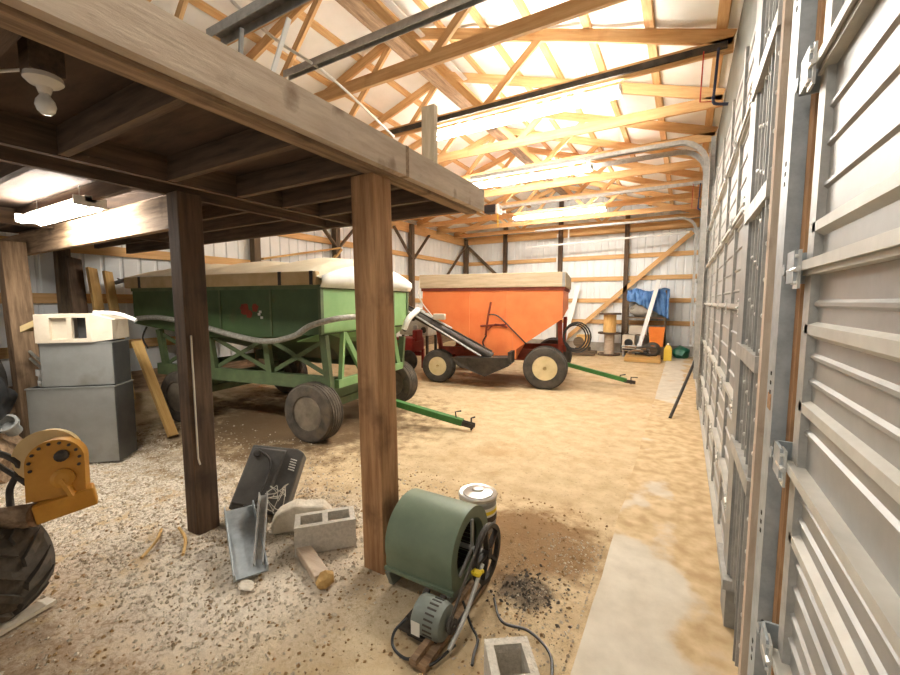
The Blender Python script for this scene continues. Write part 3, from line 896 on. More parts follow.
bm = new(); beam(bm, (.2, -.8, .66), (.2, .8, .66), .07, .1); part('cross_member', bm, M['greenlit'], g)
bm = new(); beam(bm, (-2.9, -.8, .66), (-2.9, .8, .66), .07, .1); part('cross_member', bm, M['greenf'], g)
bm = new(); beam(bm, (-2.5, 0, .5), (.1, 0, .5), .12, .12); part('reach_pole', bm, M['greenf'], g)
for x in (0, -2.25):
    bm = new(); beam(bm, (x, -.86, .37), (x, .86, .37), .09, .1); beam(bm, (x, -.7, .5), (x, .7, .5), .1, .14)
    for s in (-1, 1): beam(bm, (x, s * .66, .37), (x, s * .66, .62), .09, .09)
    part('axle', bm, M['greenf'], g)
for x in (0, -2.25):
    for s in (-1, 1):
        wheel(g, (x, s * .98, .345), .355, .27, M['rubber'], M['rimgrey'], M['rimgrey'], (0, s, 0))
hx, hy = rotl((-2.33 - GO[0], 4.56 - GO[1]), HG)
tg = None
bm = new(); beam(bm, (.05, 0, .36), (hx - .1, hy, .09), .09, .08); tg = part('tongue', bm, M['tongueg'], g)
bm = new(); beam(bm, (hx - .14, hy - .03, .09), (hx + .06, hy - .03, .06), .015, .06); beam(bm, (hx - .14, hy + .03, .09), (hx + .06, hy + .03, .06), .015, .06)
tube(bm, [(hx + .02, hy, .0), (hx + .02, hy, .16), (hx + .07, hy, .18)], .012, 6)
tube(bm, [(hx - .18, hy, .1), (hx - .2, hy, .22), (hx - .12, hy, .24)], .01, 6); part('hitch', bm, M['iron'], tg)
# flexible spout hose along the side
bm = new(); tube(bm, [(-2.9, -wy - .1, 1.42), (-2.4, -wy - .12, 1.44), (-1.7, -wy - .13, 1.36), (-1.0, -wy - .14, 1.24), (-.5, -wy - .14, 1.19), (-.1, -wy - .13, 1.26), (.12, -wy - .1, 1.38), (.34, -wy + .1, 1.46), (.36, -.45, 1.47)], .034, 10, 8)
part('spout_hose', bm, M['hose'], g, True)
bm = new(); tube(bm, [(.36, .62, 1.24), (.42, .66, 1.4), (.42, .9, 1.5), (.34, 1.12, 1.52)], .045, 10, 6); part('white_spout', bm, M['hosew'], g, True)
bm = new(); tube(bm, [(-2.85, -wy - .02, 1.3), (-2.82, -wy - .1, 1.15), (-2.75, -wy - .08, 1.0)], .012, 6, 4); part('hanging_strap', bm, M['iron'], g)

# ------------------------------------------------------------------ orange wagon
HO = math.radians(11)
OO = (-2.43, 8.5)
ow = thing('grain_wagon', 'orange gravity grain wagon with wooden sideboards and a black auger', 'grain wagon', (OO[0], OO[1], 0), HO)
xf, xr, wy = .3, -2.5, 1.03
near = [(xr, -wy, 1.92), (xf, -wy, 1.92), (xf, -wy, 1.34), (-.55, -wy, .74), (-.55, -wy, .55), (-1.2, -wy, .55), (-1.2, -wy, .68), (xr, -wy, 1.5)]
far = [(xr, wy, 1.92), (xf, wy, 1.92), (xf, wy, 1.5), (-.3, wy, 1.4), (-.3, wy, 1.35), (-1.6, wy, 1.35), (-1.6, wy, 1.4), (xr, wy, 1.5)]
bm = new(); loft(bm, near, far); part('box', bm, M['orange'], ow)
bm = new()
bb(bm, xr - .02, xf + .03, -wy - .03, -wy, 1.87, 1.93); bb(bm, xf, xf + .03, -wy, wy, 1.87, 1.93)
part('top_rim', bm, M['rust'], ow)
bm = new()
for x in (xr + 1.0, xr + 1.75): bb(bm, x - .008, x + .008, -wy - .012, -wy, 1.0 if x > -1.7 else 1.2, 1.88)
bb(bm, xr, xf, -wy - .006, -wy, 1.43, 1.44)
part('seam', bm, M['orange'], ow)
bm = new()
bb(bm, xr - .05, xf + .02, -wy - .06, -wy - .02, 1.93, 2.2); bb(bm, xr - .05, xf + .02, wy + .02, wy + .06, 1.93, 2.2)
bb(bm, xf - .02, xf + .05, -wy - .05, wy + .05, 1.93, 2.2); bb(bm, xr - .05, xr, -wy - .05, wy + .05, 1.93, 2.2)
part('sideboard', bm, M['bandwood'], ow, bevel=.008)
bm = new(); bb(bm, xf - .015, xf + .035, -wy - .075, -wy - .055, 1.93, 2.19); part('corner_iron', bm, M['galvd'], ow)
# chute door and linkage
bm = new(); bb(bm, -1.2, -.62, -wy - .02, -wy, .58, 1.18); part('gate_plate', bm, M['orange'], ow)
bm = new()
tube(bm, [(-1.05, -wy - .03, 1.65), (-1.1, -wy - .05, 1.35), (-1.15, -wy - .04, 1.0)], .02, 8, 4)
tube(bm, [(-1.25, -wy - .05, 1.18), (-.75, -wy - .05, 1.22)], .018, 8); tube(bm, [(-1.1, -wy - .06, 1.1), (-.95, -wy - .08, 1.22), (-.72, -wy - .05, 1.16)], .014, 8, 4)
part('gate_linkage', bm, M['rust'], ow)
bm = new(); tube(bm, [(-1.1, -wy - .05, 1.4), (-.9, -wy - .07, 1.38), (-.6, -wy - .06, 1.1), (-.35, -wy - .05, .85)], .014, 6, 6); part('hydraulic_hose', bm, M['black'], ow, True)
bm = new(); tube(bm, [(-1.13, -wy - .05, 1.0), (-1.2, -wy - .06, .85), (-1.1, -wy - .05, .7)], .014, 6, 6); part('hydraulic_hose', bm, M['black'], ow, True)
# frame
for s in (-1, 1):
    y = s * .6
    bm = new(); beam(bm, (xr + .2, y, .62), (.3, y, .62), .08, .16); part('side_rail', bm, M['rust'], ow)
    for x, zt in ((xr + .25, 1.36), (.25, 1.3), (xr + .8, 1.1)):
        bm = new(); beam(bm, (x, y, .62), (x, s * .9, zt), .06, .08, (1, 0, 0)); part('upright', bm, M['rust'], ow)
for x in (0, -2.17):
    bm = new(); beam(bm, (x, -.84, .38), (x, .84, .38), .09, .1); beam(bm, (x, -.6, .5), (x, .6, .5), .1, .12); part('axle', bm, M['rust'], ow)
bm = new(); beam(bm, (-2.4, 0, .45), (.2, 0, .45), .12, .12); part('reach_pole', bm, M['rust'], ow)
wheel(ow, (0, -.95, .4), .41, .3, M['rubberd'], M['rimyellow'], M['hub'], (0, -1, 0))
wheel(ow, (0, .95, .4), .41, .3, M['rubberd'], M['rimyellow'], M['hub'], (0, 1, 0))
wheel(ow, (-2.17, -.95, .33), .34, .24, M['rubberd'], M['rimyellow'], M['hub'], (0, -1, 0))
wheel(ow, (-2.17, .95, .33), .34, .24, M['rubberd'], M['rimyellow'], M['hub'], (0, 1, 0))
hx, hy = rotl((-.84 - OO[0], 8.62 - OO[1]), HO)
bm = new(); beam(bm, (.1, 0, .4), (hx - .08, hy, .1), .08, .08); tg = part('tongue', bm, M['tongueg'], ow)
bm = new(); beam(bm, (hx - .12, hy - .03, .09), (hx + .08, hy - .03, .07), .015, .06); beam(bm, (hx - .12, hy + .03, .09), (hx + .08, hy + .03, .07), .015, .06)
tube(bm, [(hx, hy, .03), (hx, hy, .17), (hx + .12, hy, .17)], .012, 6); tube(bm, [(hx - .2, hy, .13), (hx - .2, hy, .2), (hx - .1, hy, .22)], .012, 6); part('hitch', bm, M['iron'], tg)
# auger with trough
ag0 = Vector((-3.0, -wy - .28, 1.62)); ag1 = Vector((-.98, -wy - .2, .6))
bm = new(); tube(bm, [ag0, ag1], .085, 12); beam(bm, ag0 + Vector((.02, 0, .1)), ag1 + Vector((.0, 0, .1)), .05, .03)
ag = part('auger', bm, M['iron'], ow, True)
bm = new(); tube(bm, [ag0 + Vector((.06, -.09, .0)), ag1 + Vector((-.2, -.09, .02))], .02, 6); tube(bm, [ag0.lerp(ag1, .25) + Vector((0, 0, .12)), ag0.lerp(ag1, .6) + Vector((0, 0, .12))], .028, 8); part('auger_pipe', bm, M['galv'], ag)
bm = new(); loft(bm, [(-1.75, -wy - .36, .56), (-.62, -wy - .36, .62), (-.62, -wy - .36, .46), (-1.1, -wy - .3, .22), (-1.6, -wy - .36, .42)],
                 [(-1.75, -wy + .0, .56), (-.62, -wy + .0, .62), (-.62, -wy + .0, .46), (-1.1, -wy - .04, .22), (-1.6, -wy + .0, .42)]); part('auger_trough', bm, M['iron'], ow)
bm = new(); bb(bm, -.64, -.58, -wy - .38, -wy + .0, .5, .72); part('trough_end', bm, M['iron'], ow)
bm = new(); box(bm, ag0.lerp(ag1, .42) + Vector((.12, -.02, .17)), (.24, .12, .12)); part('auger_motor', bm, M['cream'], ow, bevel=.02)
bm = new(); tube(bm, [(-2.55, -wy - .05, 2.1), (-2.52, -wy - .08, 1.7), (-2.2, -wy - .12, 1.32)], .014, 6, 6); part('rope', bm, M['twine'], ow)
# coiled hose hung at the front
bm = new()
for k in range(3):
    r = .2 + .025 * k
    tube(bm, [(.52 + .02 * k + r * math.cos(a * PI / 10), -.7 - .03 * k, .98 + 1.15 * r * math.sin(a * PI / 10)) for a in range(21)], .014, 6, 0, True)
part('coiled_hose', bm, M['black'], ow, True)

# ------------------------------------------------------------------ machines between the wagons
pm = thing('seeder', 'dark red implement with grey discs standing behind the post at the orange wagon', 'farm implement', (-5.85, 8.1, 0))
bm = new(); box(bm, (0, 0, .62), (.62, .5, .34)); box(bm, (.28, 0, .84), (.12, .3, .28)); part('body', bm, M['redpaint'], pm, bevel=.03)
for x in (-.24, .26):
    bm = new(); lathe(bm, [(0, -.03), (.24, -.03), (.25, 0), (.24, .03), (.1, .05), (0, .05)], (x, -.36, .27), (0, -1, 0), 24); part('disc', bm, M['iron'], pm, True)
bm = new(); beam(bm, (-.4, -.1, .42), (.45, -.1, .42), .08, .1); beam(bm, (-.24, -.3, .28), (-.24, .0, .45), .05, .06); beam(bm, (.26, -.3, .28), (.26, 0, .45), .05, .06)
beam(bm, (-.3, .2, .02), (-.3, .2, .5), .06, .06); beam(bm, (.3, .2, .02), (.3, .2, .5), .06, .06); part('frame', bm, M['redpaint'], pm)
gm_ = thing('engine', 'grey bare engine on a stand behind the black auger', 'engine', (-6.4, 9.4, 0))
bm = new(); box(bm, (0, 0, 1.05), (.95, .6, .62)); box(bm, (-.1, -.02, 1.4), (.6, .45, .1)); part('block', bm, M['grease'], gm_, bevel=.03)
for k, (x, z) in enumerate(((-.3, 1.2), (0, 1.22), (.3, 1.16), (-.28, .92), (.08, .95), (.34, .9))):
    bm = new(); lathe(bm, [(0, 0), (.09, 0), (.07, .03), (0, .03)], (x, -.3, z), (0, -1, 0), 14); part('cover_plate', bm, M['iron'] if k % 2 else M['galvd'], gm_)
bm = new()
for x in (-.4, .4):
    for y in (-.22, .22): beam(bm, (x, y, 0), (x, y, .76), .06, .06, (1, 0, 0))
part('stand', bm, M['iron'], gm_)

# ------------------------------------------------------------------ blower in the foreground
bl = thing('blower', 'sage green squirrel cage blower with belt drive, standing by the brown post', 'blower', (-1.22, 1.97, 0))
X0, X1, RB, CZ = -.215, .225, .23, .25
bm = new()
prof = []
for k in range(29):
    a = math.radians(-35 + k * (232 / 28))          # from the back low round over the top to the front
    prof.append((RB * math.cos(a), CZ + RB * math.sin(a)))
prof += [(-.222, .15), (-.21, .1), (.15, .06)]
outer = [bm.verts.new((X0, y, z)) for y, z in prof]; outer2 = [bm.verts.new((X1, y, z)) for y, z in prof]
n = len(prof)
for i in range(n):
    bm.faces.new((outer[i], outer[(i + 1) % n], outer2[(i + 1) % n], outer2[i]))
# side cheeks with round inlets
RI = .165
for X in (X0, X1):
    ring_o = [bm.verts.new((X, y, z)) for y, z in prof]
    inn = []
    for y, z in prof:
        a = math.atan2(z - CZ, y)
        inn.append(bm.verts.new((X, RI * math.cos(a), CZ + RI * math.sin(a))))
    inn2 = [bm.verts.new((X - .04 * (1 if X > 0 else -1), v.co.y * .92, CZ + (v.co.z - CZ) * .92)) for v in inn]
    for i in range(n):
        j = (i + 1) % n
        bm.faces.new((ring_o[i], ring_o[j], inn[j], inn[i])); bm.faces.new((inn[i], inn[j], inn2[j], inn2[i]))
bmesh.ops.remove_doubles(bm, verts=bm.verts, dist=1e-4)
part('housing', bm, M['blower'], bl, True)
bm = new()
bb(bm, X0 - .008, X1 + .008, -.228, -.212, .1, .12); part('flange', bm, M['blower'], bl)
bm = new(); bb(bm, X0 - .008, X1 + .008, .14, .16, .06, .085); part('flange', bm, M['blower'], bl)
for x in (X0 + .02, X1 - .02):
    bm = new(); loft(bm, [(x - .015, -.24, .1), (x - .015, .12, .1), (x - .015, .12, 0), (x - .015, -.13, 0), (x - .015, -.2, 0)], [(x + .015, -.24, .1), (x + .015, .12, .1), (x + .015, .12, 0), (x + .015, -.13, 0), (x + .015, -.2, 0)])
    part('foot', bm, M['motor'], bl)
bm = new()
lathe(bm, [(.145, X0 + .05), (.15, X0 + .05), (.15, X0 + .06), (.145, X0 + .06)], (0, 0, CZ), (1, 0, 0), 30, False)
for k in range(36):
    a = k * 2 * PI / 36
    beam(bm, (X0 + .05, .14 * math.cos(a), CZ + .14 * math.sin(a)), (X1 - .05, .14 * math.cos(a), CZ + .14 * math.sin(a)), .02, .004, (0, math.cos(a), math.sin(a)))
lathe(bm, [(0, 0), (.14, 0), (.14, .01), (0, .01)], (-.02, 0, CZ), (1, 0, 0), 30)
part('cage', bm, M['iron'], bl)
bm = new(); tube(bm, [(X0 - .05, 0, CZ), (X1 + .1, 0, CZ)], .014, 10)
for a in (PI / 2, PI / 2 + 2 * PI / 3, PI / 2 + 4 * PI / 3):
    beam(bm, (X1 + .006, 0, CZ), (X1 + .006, .17 * math.cos(a), CZ + .17 * math.sin(a)), .02, .012, (1, 0, 0))
part('shaft', bm, M['galvd'], bl)
PX = X1 + .1
bm = new()
lathe(bm, [(.135, -.012), (.158, -.016), (.15, 0), (.158, .016), (.135, .012), (.135, -.012)], (PX, 0, CZ), (1, 0, 0), 36, False)
lathe(bm, [(0, -.02), (.028, -.02), (.028, .02), (0, .02)], (PX, 0, CZ), (1, 0, 0), 14)
for k in range(5):
    a = k * 2 * PI / 5 + .5
    beam(bm, (PX, 0, CZ), (PX, .145 * math.cos(a), CZ + .145 * math.sin(a)), .016, .03, (1, 0, 0))
part('pulley', bm, M['iron'], bl)
# motor
MY, MZ = -.4, .11
mb = new()
lathe(mb, [(0, -.0), (.05, 0), (.08, .012), (.088, .025), (.088, .14), (.08, .165), (.04, .175), (0, .175)], (.13, MY, MZ), (1, 0, 0), 28)
mo = part('motor', mb, M['motor'], bl, True)
mb = new()
for k in range(9):
    a = math.radians(70 + k * 16)
    c_ = Vector((.24, MY + .086 * math.cos(a), MZ + .086 * math.sin(a)))
    beam(mb, c_ - Vector((.025, 0, 0)), c_ + Vector((.025, 0, 0)), .008, .008, (0, math.cos(a), math.sin(a)))
part('vent_slots', mb, M['iron'], mo)
mb = new(); bb(mb, .15, .2, MY - .0885, MY - .0875, MZ - .05, MZ + .02); 
for v in mb.verts:
    pass
part('label_plate', mb, M['label'], mo)
mb = new(); beam(mb, (.1, MY + .02, .06), (.1, MY + .14, .12), .03, .02); beam(mb, (.2, MY + .02, .06), (.2, MY + .14, .12), .03, .02)
box(mb, (.15, MY, .035), (.2, .14, .01)); bb(mb, .1, .27, MY - .05, MY + .05, .0, .04); part('motor_bracket', mb, M['iron'], bl)
mb = new(); tube(mb, [(.24, MY, MZ), (PX + .02, MY, MZ)], .008, 8); lathe(mb, [(.02, -.012), (.034, -.014), (.028, 0), (.034, .014), (.02, .012)], (PX, MY, MZ), (1, 0, 0), 18); part('motor_pulley', mb, M['iron'], bl)
# belt: tangent loop round both pulleys
pts = []
d = Vector((MY, MZ - CZ)); Ld = d.length; th = math.atan2(d.y, d.x); al = math.acos((.153 - .032) / Ld)
for k in range(21):
    a = th + al + (2 * PI - 2 * al) * k / 20
    pts.append((PX, .153 * math.cos(a), CZ + .153 * math.sin(a)))
for k in range(9):
    a = th - al + 2 * al * k / 8
    pts.append((PX, MY + .032 * math.cos(a), MZ + .032 * math.sin(a)))
pts.append(pts[0])
mb = new(); tube(mb, pts, .0075, 6, 0, True); part('belt', mb, M['rubberd'], bl)
mb = new(); bb(mb, X1 - .02, PX - .03, MY - .18, .12, .0, .03); bb(mb, X1 - .0, X1 + .03, MY - .2, .1, .03, .06); part('base_rail', mb, M['oldwood'], bl)
mb = new(); tube(mb, [(PX + .02, -.1, .25), (PX + .03, -.3, .12), (PX + .02, -.46, .04)], .011, 7, 3); part('tension_rod', mb, M['galv'], bl)
mb = new(); blob(mb, (PX + .015, -.16, .235), (.03, .02, .02), 3, .4, 2); tube(mb, [(PX + .0, -.18, .24), (PX + .04, -.13, .235)], .01, 6); part('yellow_tie', mb, M['yellowtag'], bl)
mb = new(); tube(mb, [(.1, MY - .05, .09), (.06, MY - .1, .04), (.09, MY - .15, .012), (.18, MY - .17, .01), (.24, MY - .12, .012), (.3, MY - .14, .014), (PX + .02, -.4, .02)], .007, 6, 8); part('wiring', mb, M['black'], bl)
bm = new(); tube(bm, [(-.93, 1.75, .1), (-.87, 1.72, .02), (-.8, 1.66, .012), (-.78, 1.58, .012), (-.76, 1.52, .012)], .007, 6, 6)
single('power_cord', bm, M['black'], 'black cord on the dirt between the blower and the cinder block', 'cord')
bm = new(); tube(bm, [(-.84, 1.95, .016), (-.74, 1.82, .014), (-.6, 1.83, .014), (-.47, 1.75, .015), (-.42, 1.6, .014)], .007, 6, 8)
single('power_cord', bm, M['black'], 'black cord passing behind the cinder block at the bottom edge', 'cord')

# tin can / bucket
can = thing('metal_pail', 'round metal pail with a shiny lid behind the blower', 'pail', (-1.235, 2.55, 0))
can.scale = (1.1, 1.1, 1.05)
bm = new(); lathe(bm, [(0, 0), (.115, 0), (.118, .01), (.12, .06), (.122, .065), (.12, .07), (.12, .22), (.123, .225), (.12, .23), (.12, .25), (0, .25)], (0, 0, 0), (0, 0, 1), 32); part('body', bm, M['galvd'], can, True)
bm = new(); lathe(bm, [(.126, .245), (.128, .262), (.12, .268), (.1, .262), (.095, .27), (.04, .283), (.035, .296), (.015, .3), (0, .3)], (0, 0, 0), (0, 0, 1), 32); part('lid', bm, M['lid'], can, True)
bm = new(); lathe(bm, [(.1215, .1), (.1225, .1), (.1225, .2), (.1215, .2)], (0, 0, 0), (0, 0, 1), 32, False)
for v in list(bm.verts):
    a = math.atan2(v.co.y, v.co.x)
    if not (-1.9 < a < .6): pass
part('paper_band', bm, M['label'], can)
bm = new(); lathe(bm, [(.1225, .155), (.1235, .155), (.1235, .18), (.1225, .18)], (0, 0, 0), (0, 0, 1), 32, False); part('yellow_stripe', bm, M['yellowtag'], can)
bm = new(); lathe(bm, [(.1225, .1), (.1245, .1), (.1245, .14), (.1225, .14)], (0, 0, 0), (0, 0, 1), 32, False); part('dark_stripe', bm, M['iron'], can)

# concrete blocks
def cblock(loc, rotz, label, tilt=0, h=.19, L=.39, W=.19):
    t = thing('concrete_block', label, 'concrete block', loc, rotz)
    bm = new()
    s = .035
    xs_ = [-L / 2, -L / 2 + s, -s / 2, s / 2, L / 2 - s, L / 2]
    bb(bm, -L / 2, L / 2, -W / 2, -W / 2 + s, 0, h); bb(bm, -L / 2, L / 2, W / 2 - s, W / 2, 0, h)
    for a_, b_ in ((-L / 2, -L / 2 + s), (-s / 2, s / 2), (L / 2 - s, L / 2)):
        bb(bm, a_, b_, -W / 2 + s, W / 2 - s, 0, h)
    part('block_body', bm, M['block'], t)
    return t
cblock((-2.06, 1.87, 0), math.radians(48), 'grey hollow concrete block lying between the two timber posts')
cblock((-.5, 1.39, 0), math.radians(125), 'grey hollow concrete block at the bottom edge of the floor by the slab')
bm = new()
pr_ = [(-.2, 0), (.2, 0), (.21, .1), (.15, .17), (.02, .18), (-.04, .2), (-.16, .15), (-.21, .08)]
Rz = Matrix.Rotation(math.radians(45), 3, 'Z')
loft(bm, [Vector((-2.36, 1.93, 0)) + Rz @ Vector((x, -.07, z)) for x, z in pr_], [Vector((-2.36, 1.93, 0)) + Rz @ Vector((x, .07, z)) for x, z in pr_])
single('stone_slab', bm, M['stone'], 'pale rounded stone slab leaning behind the hollow block', 'stone', bevel=.02)
bm = new(); beam(bm, (-2.12, 1.72, .035), (-1.78, 1.58, .03), .09, .05); single('wood_offcut', bm, M['beamwood'], 'dusty wood offcut on the dirt in front of the hollow block', 'wood', bevel=.006)
bm = new(); blob(bm, (-1.74, 1.57, .04), (.045, .06, .05), 4, .4, 2); single('stone', bm, M['board'], 'tan lump of stone at the end of the wood offcut', 'stone')

# black plastic case with twine, propped up on edge
cs = thing('plastic_case', 'black plastic equipment case tipped up between the timber posts', 'case', (-2.75, 1.93, 0))
O_ = Vector((-2.7, 1.95, 0))
cBL, cBR, cTL = Vector((-2.86, 1.72, .10)) - O_, Vector((-2.55, 1.93, .05)) - O_, Vector((-2.97, 2.0, .47)) - O_
cx = (cBR - cBL).normalized(); cz = (cTL - cBL); cz = (cz - cx * cz.dot(cx) * .55).normalized(); cn = cx.cross(cz).normalized()
T = Matrix((cx, -cn, cz)).transposed()
CW, CH = .42, .5
def tp(x, y, z): return cBL + cx * x - cn * y + cz * z
bm = new(); loft(bm, [tp(0, 0, .0), tp(CW, 0, -.0), tp(CW + .02, 0, CH - .03), tp(CW - .04, 0, CH), tp(.02, 0, CH)], [tp(0, .14, .0), tp(CW, .14, 0), tp(CW + .02, .14, CH - .03), tp(CW - .04, .14, CH), tp(.02, .14, CH)])
part('shell', bm, M['blackd'], cs, bevel=.012)
bm = new(); loft(bm, [tp(.02, -.03, .04), tp(.25, -.03, .02), tp(.29, -.03, CH - .04), tp(.05, -.03, CH - .03)], [tp(.01, .0, .03), tp(.27, .0, .01), tp(.3, .0, CH - .02), tp(.04, .0, CH - .02)]); part('lid_panel', bm, M['blackd'], cs, bevel=.006)
bm = new()
for k in range(5): beam(bm, tp(.35, -.004, CH - .09 - k * .02), tp(.4, -.004, CH - .1 - k * .02), .008, .006)
part('vent_slots', bm, M['label'], cs)
bm = new(); tube(bm, [tp(.1, -.045, CH - .06), tp(.2, -.05, CH - .12), tp(.23, -.045, .26), tp(.2, -.05, .06), tp(.12, -.04, .02)], .01, 6, 6)
bl_ = lathe(bm, [(.03, 0), (.03, .012), (.02, .014), (0, .014)], tp(.09, -.03, CH - .08), tuple(cn), 14); part('cable', bm, M['iron'], cs)
bm = new(); random.seed(3)
P = [tp(random.uniform(.25, .42), -.05 - random.uniform(0, .05), random.uniform(-.02, .2)) for _ in range(24)]
tube(bm, P, .003, 4, 3); part('twine_tangle', bm, M['twine'], cs)
# two pieces of metal guttering on the stones
gt = Vector((-2.42, 1.44, .02))
bm = new()
def gutter(bm, p0, p1, wd):
    p0, p1 = Vector(p0), Vector(p1); Fm = frame(p1 - p0)
    prof = [(-wd / 2, .05), (-wd / 2 + .008, .05), (-wd / 2 + .012, .01), (wd / 2 - .012, .01), (wd / 2 - .008, .05), (wd / 2, .05), (wd / 2, 0), (-wd / 2, 0)]
    loft(bm, [p0 + Fm @ Vector((0, u, v)) for u, v in prof], [p1 + Fm @ Vector((0, u, v)) for u, v in prof])
gutter(bm, (-2.7, 1.66, .17), (-2.17, 1.39, .015), .19); single('gutter_piece', bm, M['galvb'], 'wide grey metal gutter offcut lying against the black case, left of two', 'gutter')
bm = new(); gutter(bm, (-2.56, 1.76, .26), (-2.2, 1.46, .02), .06); single('gutter_piece', bm, M['galv'], 'narrow pale metal strip leaning beside the wide gutter offcut', 'gutter')
bm = new(); blob(bm, (-2.13, 1.33, .012), (.06, .04, .008), 2, .3, 2); single('stone_chip', bm, M['stone'], 'flat white chip below the metal gutter offcut', 'stone')
for k, (p, q, l) in enumerate([((-3.1, 1.45, .02), (-2.75, 1.3, .015), 'pale stick on the gravel at the foot of the dark post'), ((-3.2, 1.38, .015), (-2.95, 1.15, .012), 'thin stick on the gravel just in front of the dark post')]):
    bm = new(); tube(bm, [p, (Vector(p) + Vector(q)) / 2 + Vector((.02, .02, .01)), q], .01, 6, 3); single('stick', bm, M['board'], l, 'stick')
# bent wire on the slab
bm = new(); tube(bm, [(-.05, 1.62, .02), (-.12, 1.75, .02), (-.06, 1.8, .02), (.03, 1.66, .02), (.02, 1.5, .02)], .004, 5, 6); single('wire', bm, M['iron'], 'thin bent wire lying on the concrete slab', 'wire')
bm = new(); box(bm, (.16, 1.72, .04), (.12, .1, .06), Matrix.Rotation(.4, 3, 'Z')); single('wood_scrap', bm, M['board'], 'small tan wood scrap at the foot of the door jamb', 'wood')
# leaning rod by far doors
bm = new(); tube(bm, [(-.1, 6.4, .02), (.2, 7.45, .75)], .022, 8); single('steel_bar', bm, M['iron'], 'dark steel bar leaning against the right wall between two doors', 'bar')

# ------------------------------------------------------------------ left side clutter
ca = math.radians(42)
def cabinet(loc, rot, sx, sy, sz, label, g_):
    t = thing('steel_cabinet', label, 'cabinet', loc, rot)
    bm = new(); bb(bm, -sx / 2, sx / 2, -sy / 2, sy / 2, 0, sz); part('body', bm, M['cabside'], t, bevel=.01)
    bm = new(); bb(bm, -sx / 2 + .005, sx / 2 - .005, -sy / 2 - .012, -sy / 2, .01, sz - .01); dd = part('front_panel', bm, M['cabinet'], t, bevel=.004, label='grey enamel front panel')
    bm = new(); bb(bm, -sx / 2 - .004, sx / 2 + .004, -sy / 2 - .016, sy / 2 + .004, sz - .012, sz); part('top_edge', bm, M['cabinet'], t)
    return t
cabinet((-5.4, 1.7, 0), ca, .76, .34, .8, 'lower grey steel cabinet on the gravel at the left', 'x')
cabinet((-5.36, 1.745, .8), ca + .03, .62, .32, .45, 'upper grey steel cabinet stacked on the wider one', 'x')
vb = thing('window_box', 'cream plastic housing with square openings on top of the grey cabinets', 'housing', (-5.36, 1.75, 1.25), ca + .06)
bm = new()
for (a0, a1, c0, c1) in ((-.32, .14, 0, .035), (-.32, .14, .245, .28), (-.32, -.2, .035, .245), (-.06, -.02, .035, .245), (.1, .14, .035, .245)):
    bb(bm, a0, a1, -.2, -.16, c0, c1)
part('front_frame', bm, M['cream'], vb)
bm = new(); bb(bm, -.2, -.07, -.165, -.155, .035, .245); part('louver', bm, M['cream'], vb)
bm = new(); bb(bm, -.02, .1, -.1, -.09, .035, .245); part('dark_opening', bm, M['cabside'], vb)
bm = new(); loft(bm, [(.14, -.2, 0), (.14, -.2, .28), (.3, -.16, .22), (.3, -.16, .02)], [(.14, .2, 0), (.14, .2, .28), (.3, .18, .22), (.3, .18, .02)]); bb(bm, -.32, .14, -.15, .2, .25, .28); bb(bm, -.32, .14, .17, .2, 0, .28)
part('shell', bm, M['cream'], vb)
bm = new(); tube(bm, [(.1, -.05, .29), (.3, -.05, .28), (.48, -.08, .21)], .02, 8, 4); part('handle_bar', bm, M['white'], vb)
bm = new(); loft(bm, [(-.52, -.05, .16), (-.3, -.1, .26), (-.3, -.1, .2), (-.52, -.05, .1)], [(-.52, .12, .16), (-.3, .1, .26), (-.3, .1, .2), (-.52, .12, .1)]); part('side_flap', bm, M['yelcream'], vb)
# white pipe fittings by the cabinet
def fitting(loc, label, r, h):
    bm = new(); x, y, z = loc
    lathe(bm, [(0, 0), (r * .8, 0), (r * .8, h * .35), (r * .7, h * .4), (r * .7, h * .6), (r, h * .65), (r, h), (r * .85, h), (r * .85, h * .7), (0, h * .7)], loc, (0, 0, 1), 20)
    return single('pipe_fitting', bm, M['white'], label, 'pipe fitting', smooth=True)
fitting((-5.62, 1.46, .8), 'tall white pipe fitting on the ledge left of the upper grey cabinet', .05, .17)
fitting((-5.555, 1.44, .8), 'small white pipe cap beside the taller fitting', .028, .06)
bm = new(); lathe(bm, [(.03, 0), (.06, .0), (.06, .1), (.09, .13), (.09, .17), (.07, .17), (.05, .1), (.03, .1)], (-5.5, 1.2, .42), (.5, -.4, .6), 16); single('drain_elbow', bm, M['galvd'], 'grey pipe elbow hanging at the cabinet corner', 'pipe fitting', smooth=True)
# black bags
bm = new(); blob(bm, (-5.75, .85, .1), (.5, .48, .42), 11, .3, 3, 2.0, 0); single('rubble_heap', bm, M['oldwood'], 'brown heap of debris at the left edge under the black bag', 'heap')
bm = new(); blob(bm, (-5.62, .92, .76), (.4, .32, .26), 5, .3, 4, 1.6, .5); single('rubbish_bag', bm, M['black'], 'full black plastic bag at the left edge on the debris heap', 'bag', smooth=True)
bm = new(); blob(bm, (-6.75, 1.15, .6), (.3, .3, .62), 8, .25, 4, 1.6, 0); single('rubbish_bag', bm, M['blackd'], 'grey black bag standing at the left edge behind the fuller bag', 'bag', smooth=True)
# dark slatted stack behind
sk = thing('slatted_rack', 'dark slatted rack leaning on the left wall behind the cabinets', 'rack', (-6.8, 1.85, .1), .3)
for k in range(5):
    bm = new(); beam(bm, (-.4 + k * .14, -.02 * k, .0), (-.52 + k * .14, .1 - .02 * k, 1.2), .05, .03, (1, 0, 0)); part('rail', bm, M['iron'], sk)
for z in (.3, .6, .9, 1.1):
    bm = new(); beam(bm, (-.55, .06, z), (.18, -.02, z - .04), .03, .05); part('slat', bm, M['rubberd'], sk)
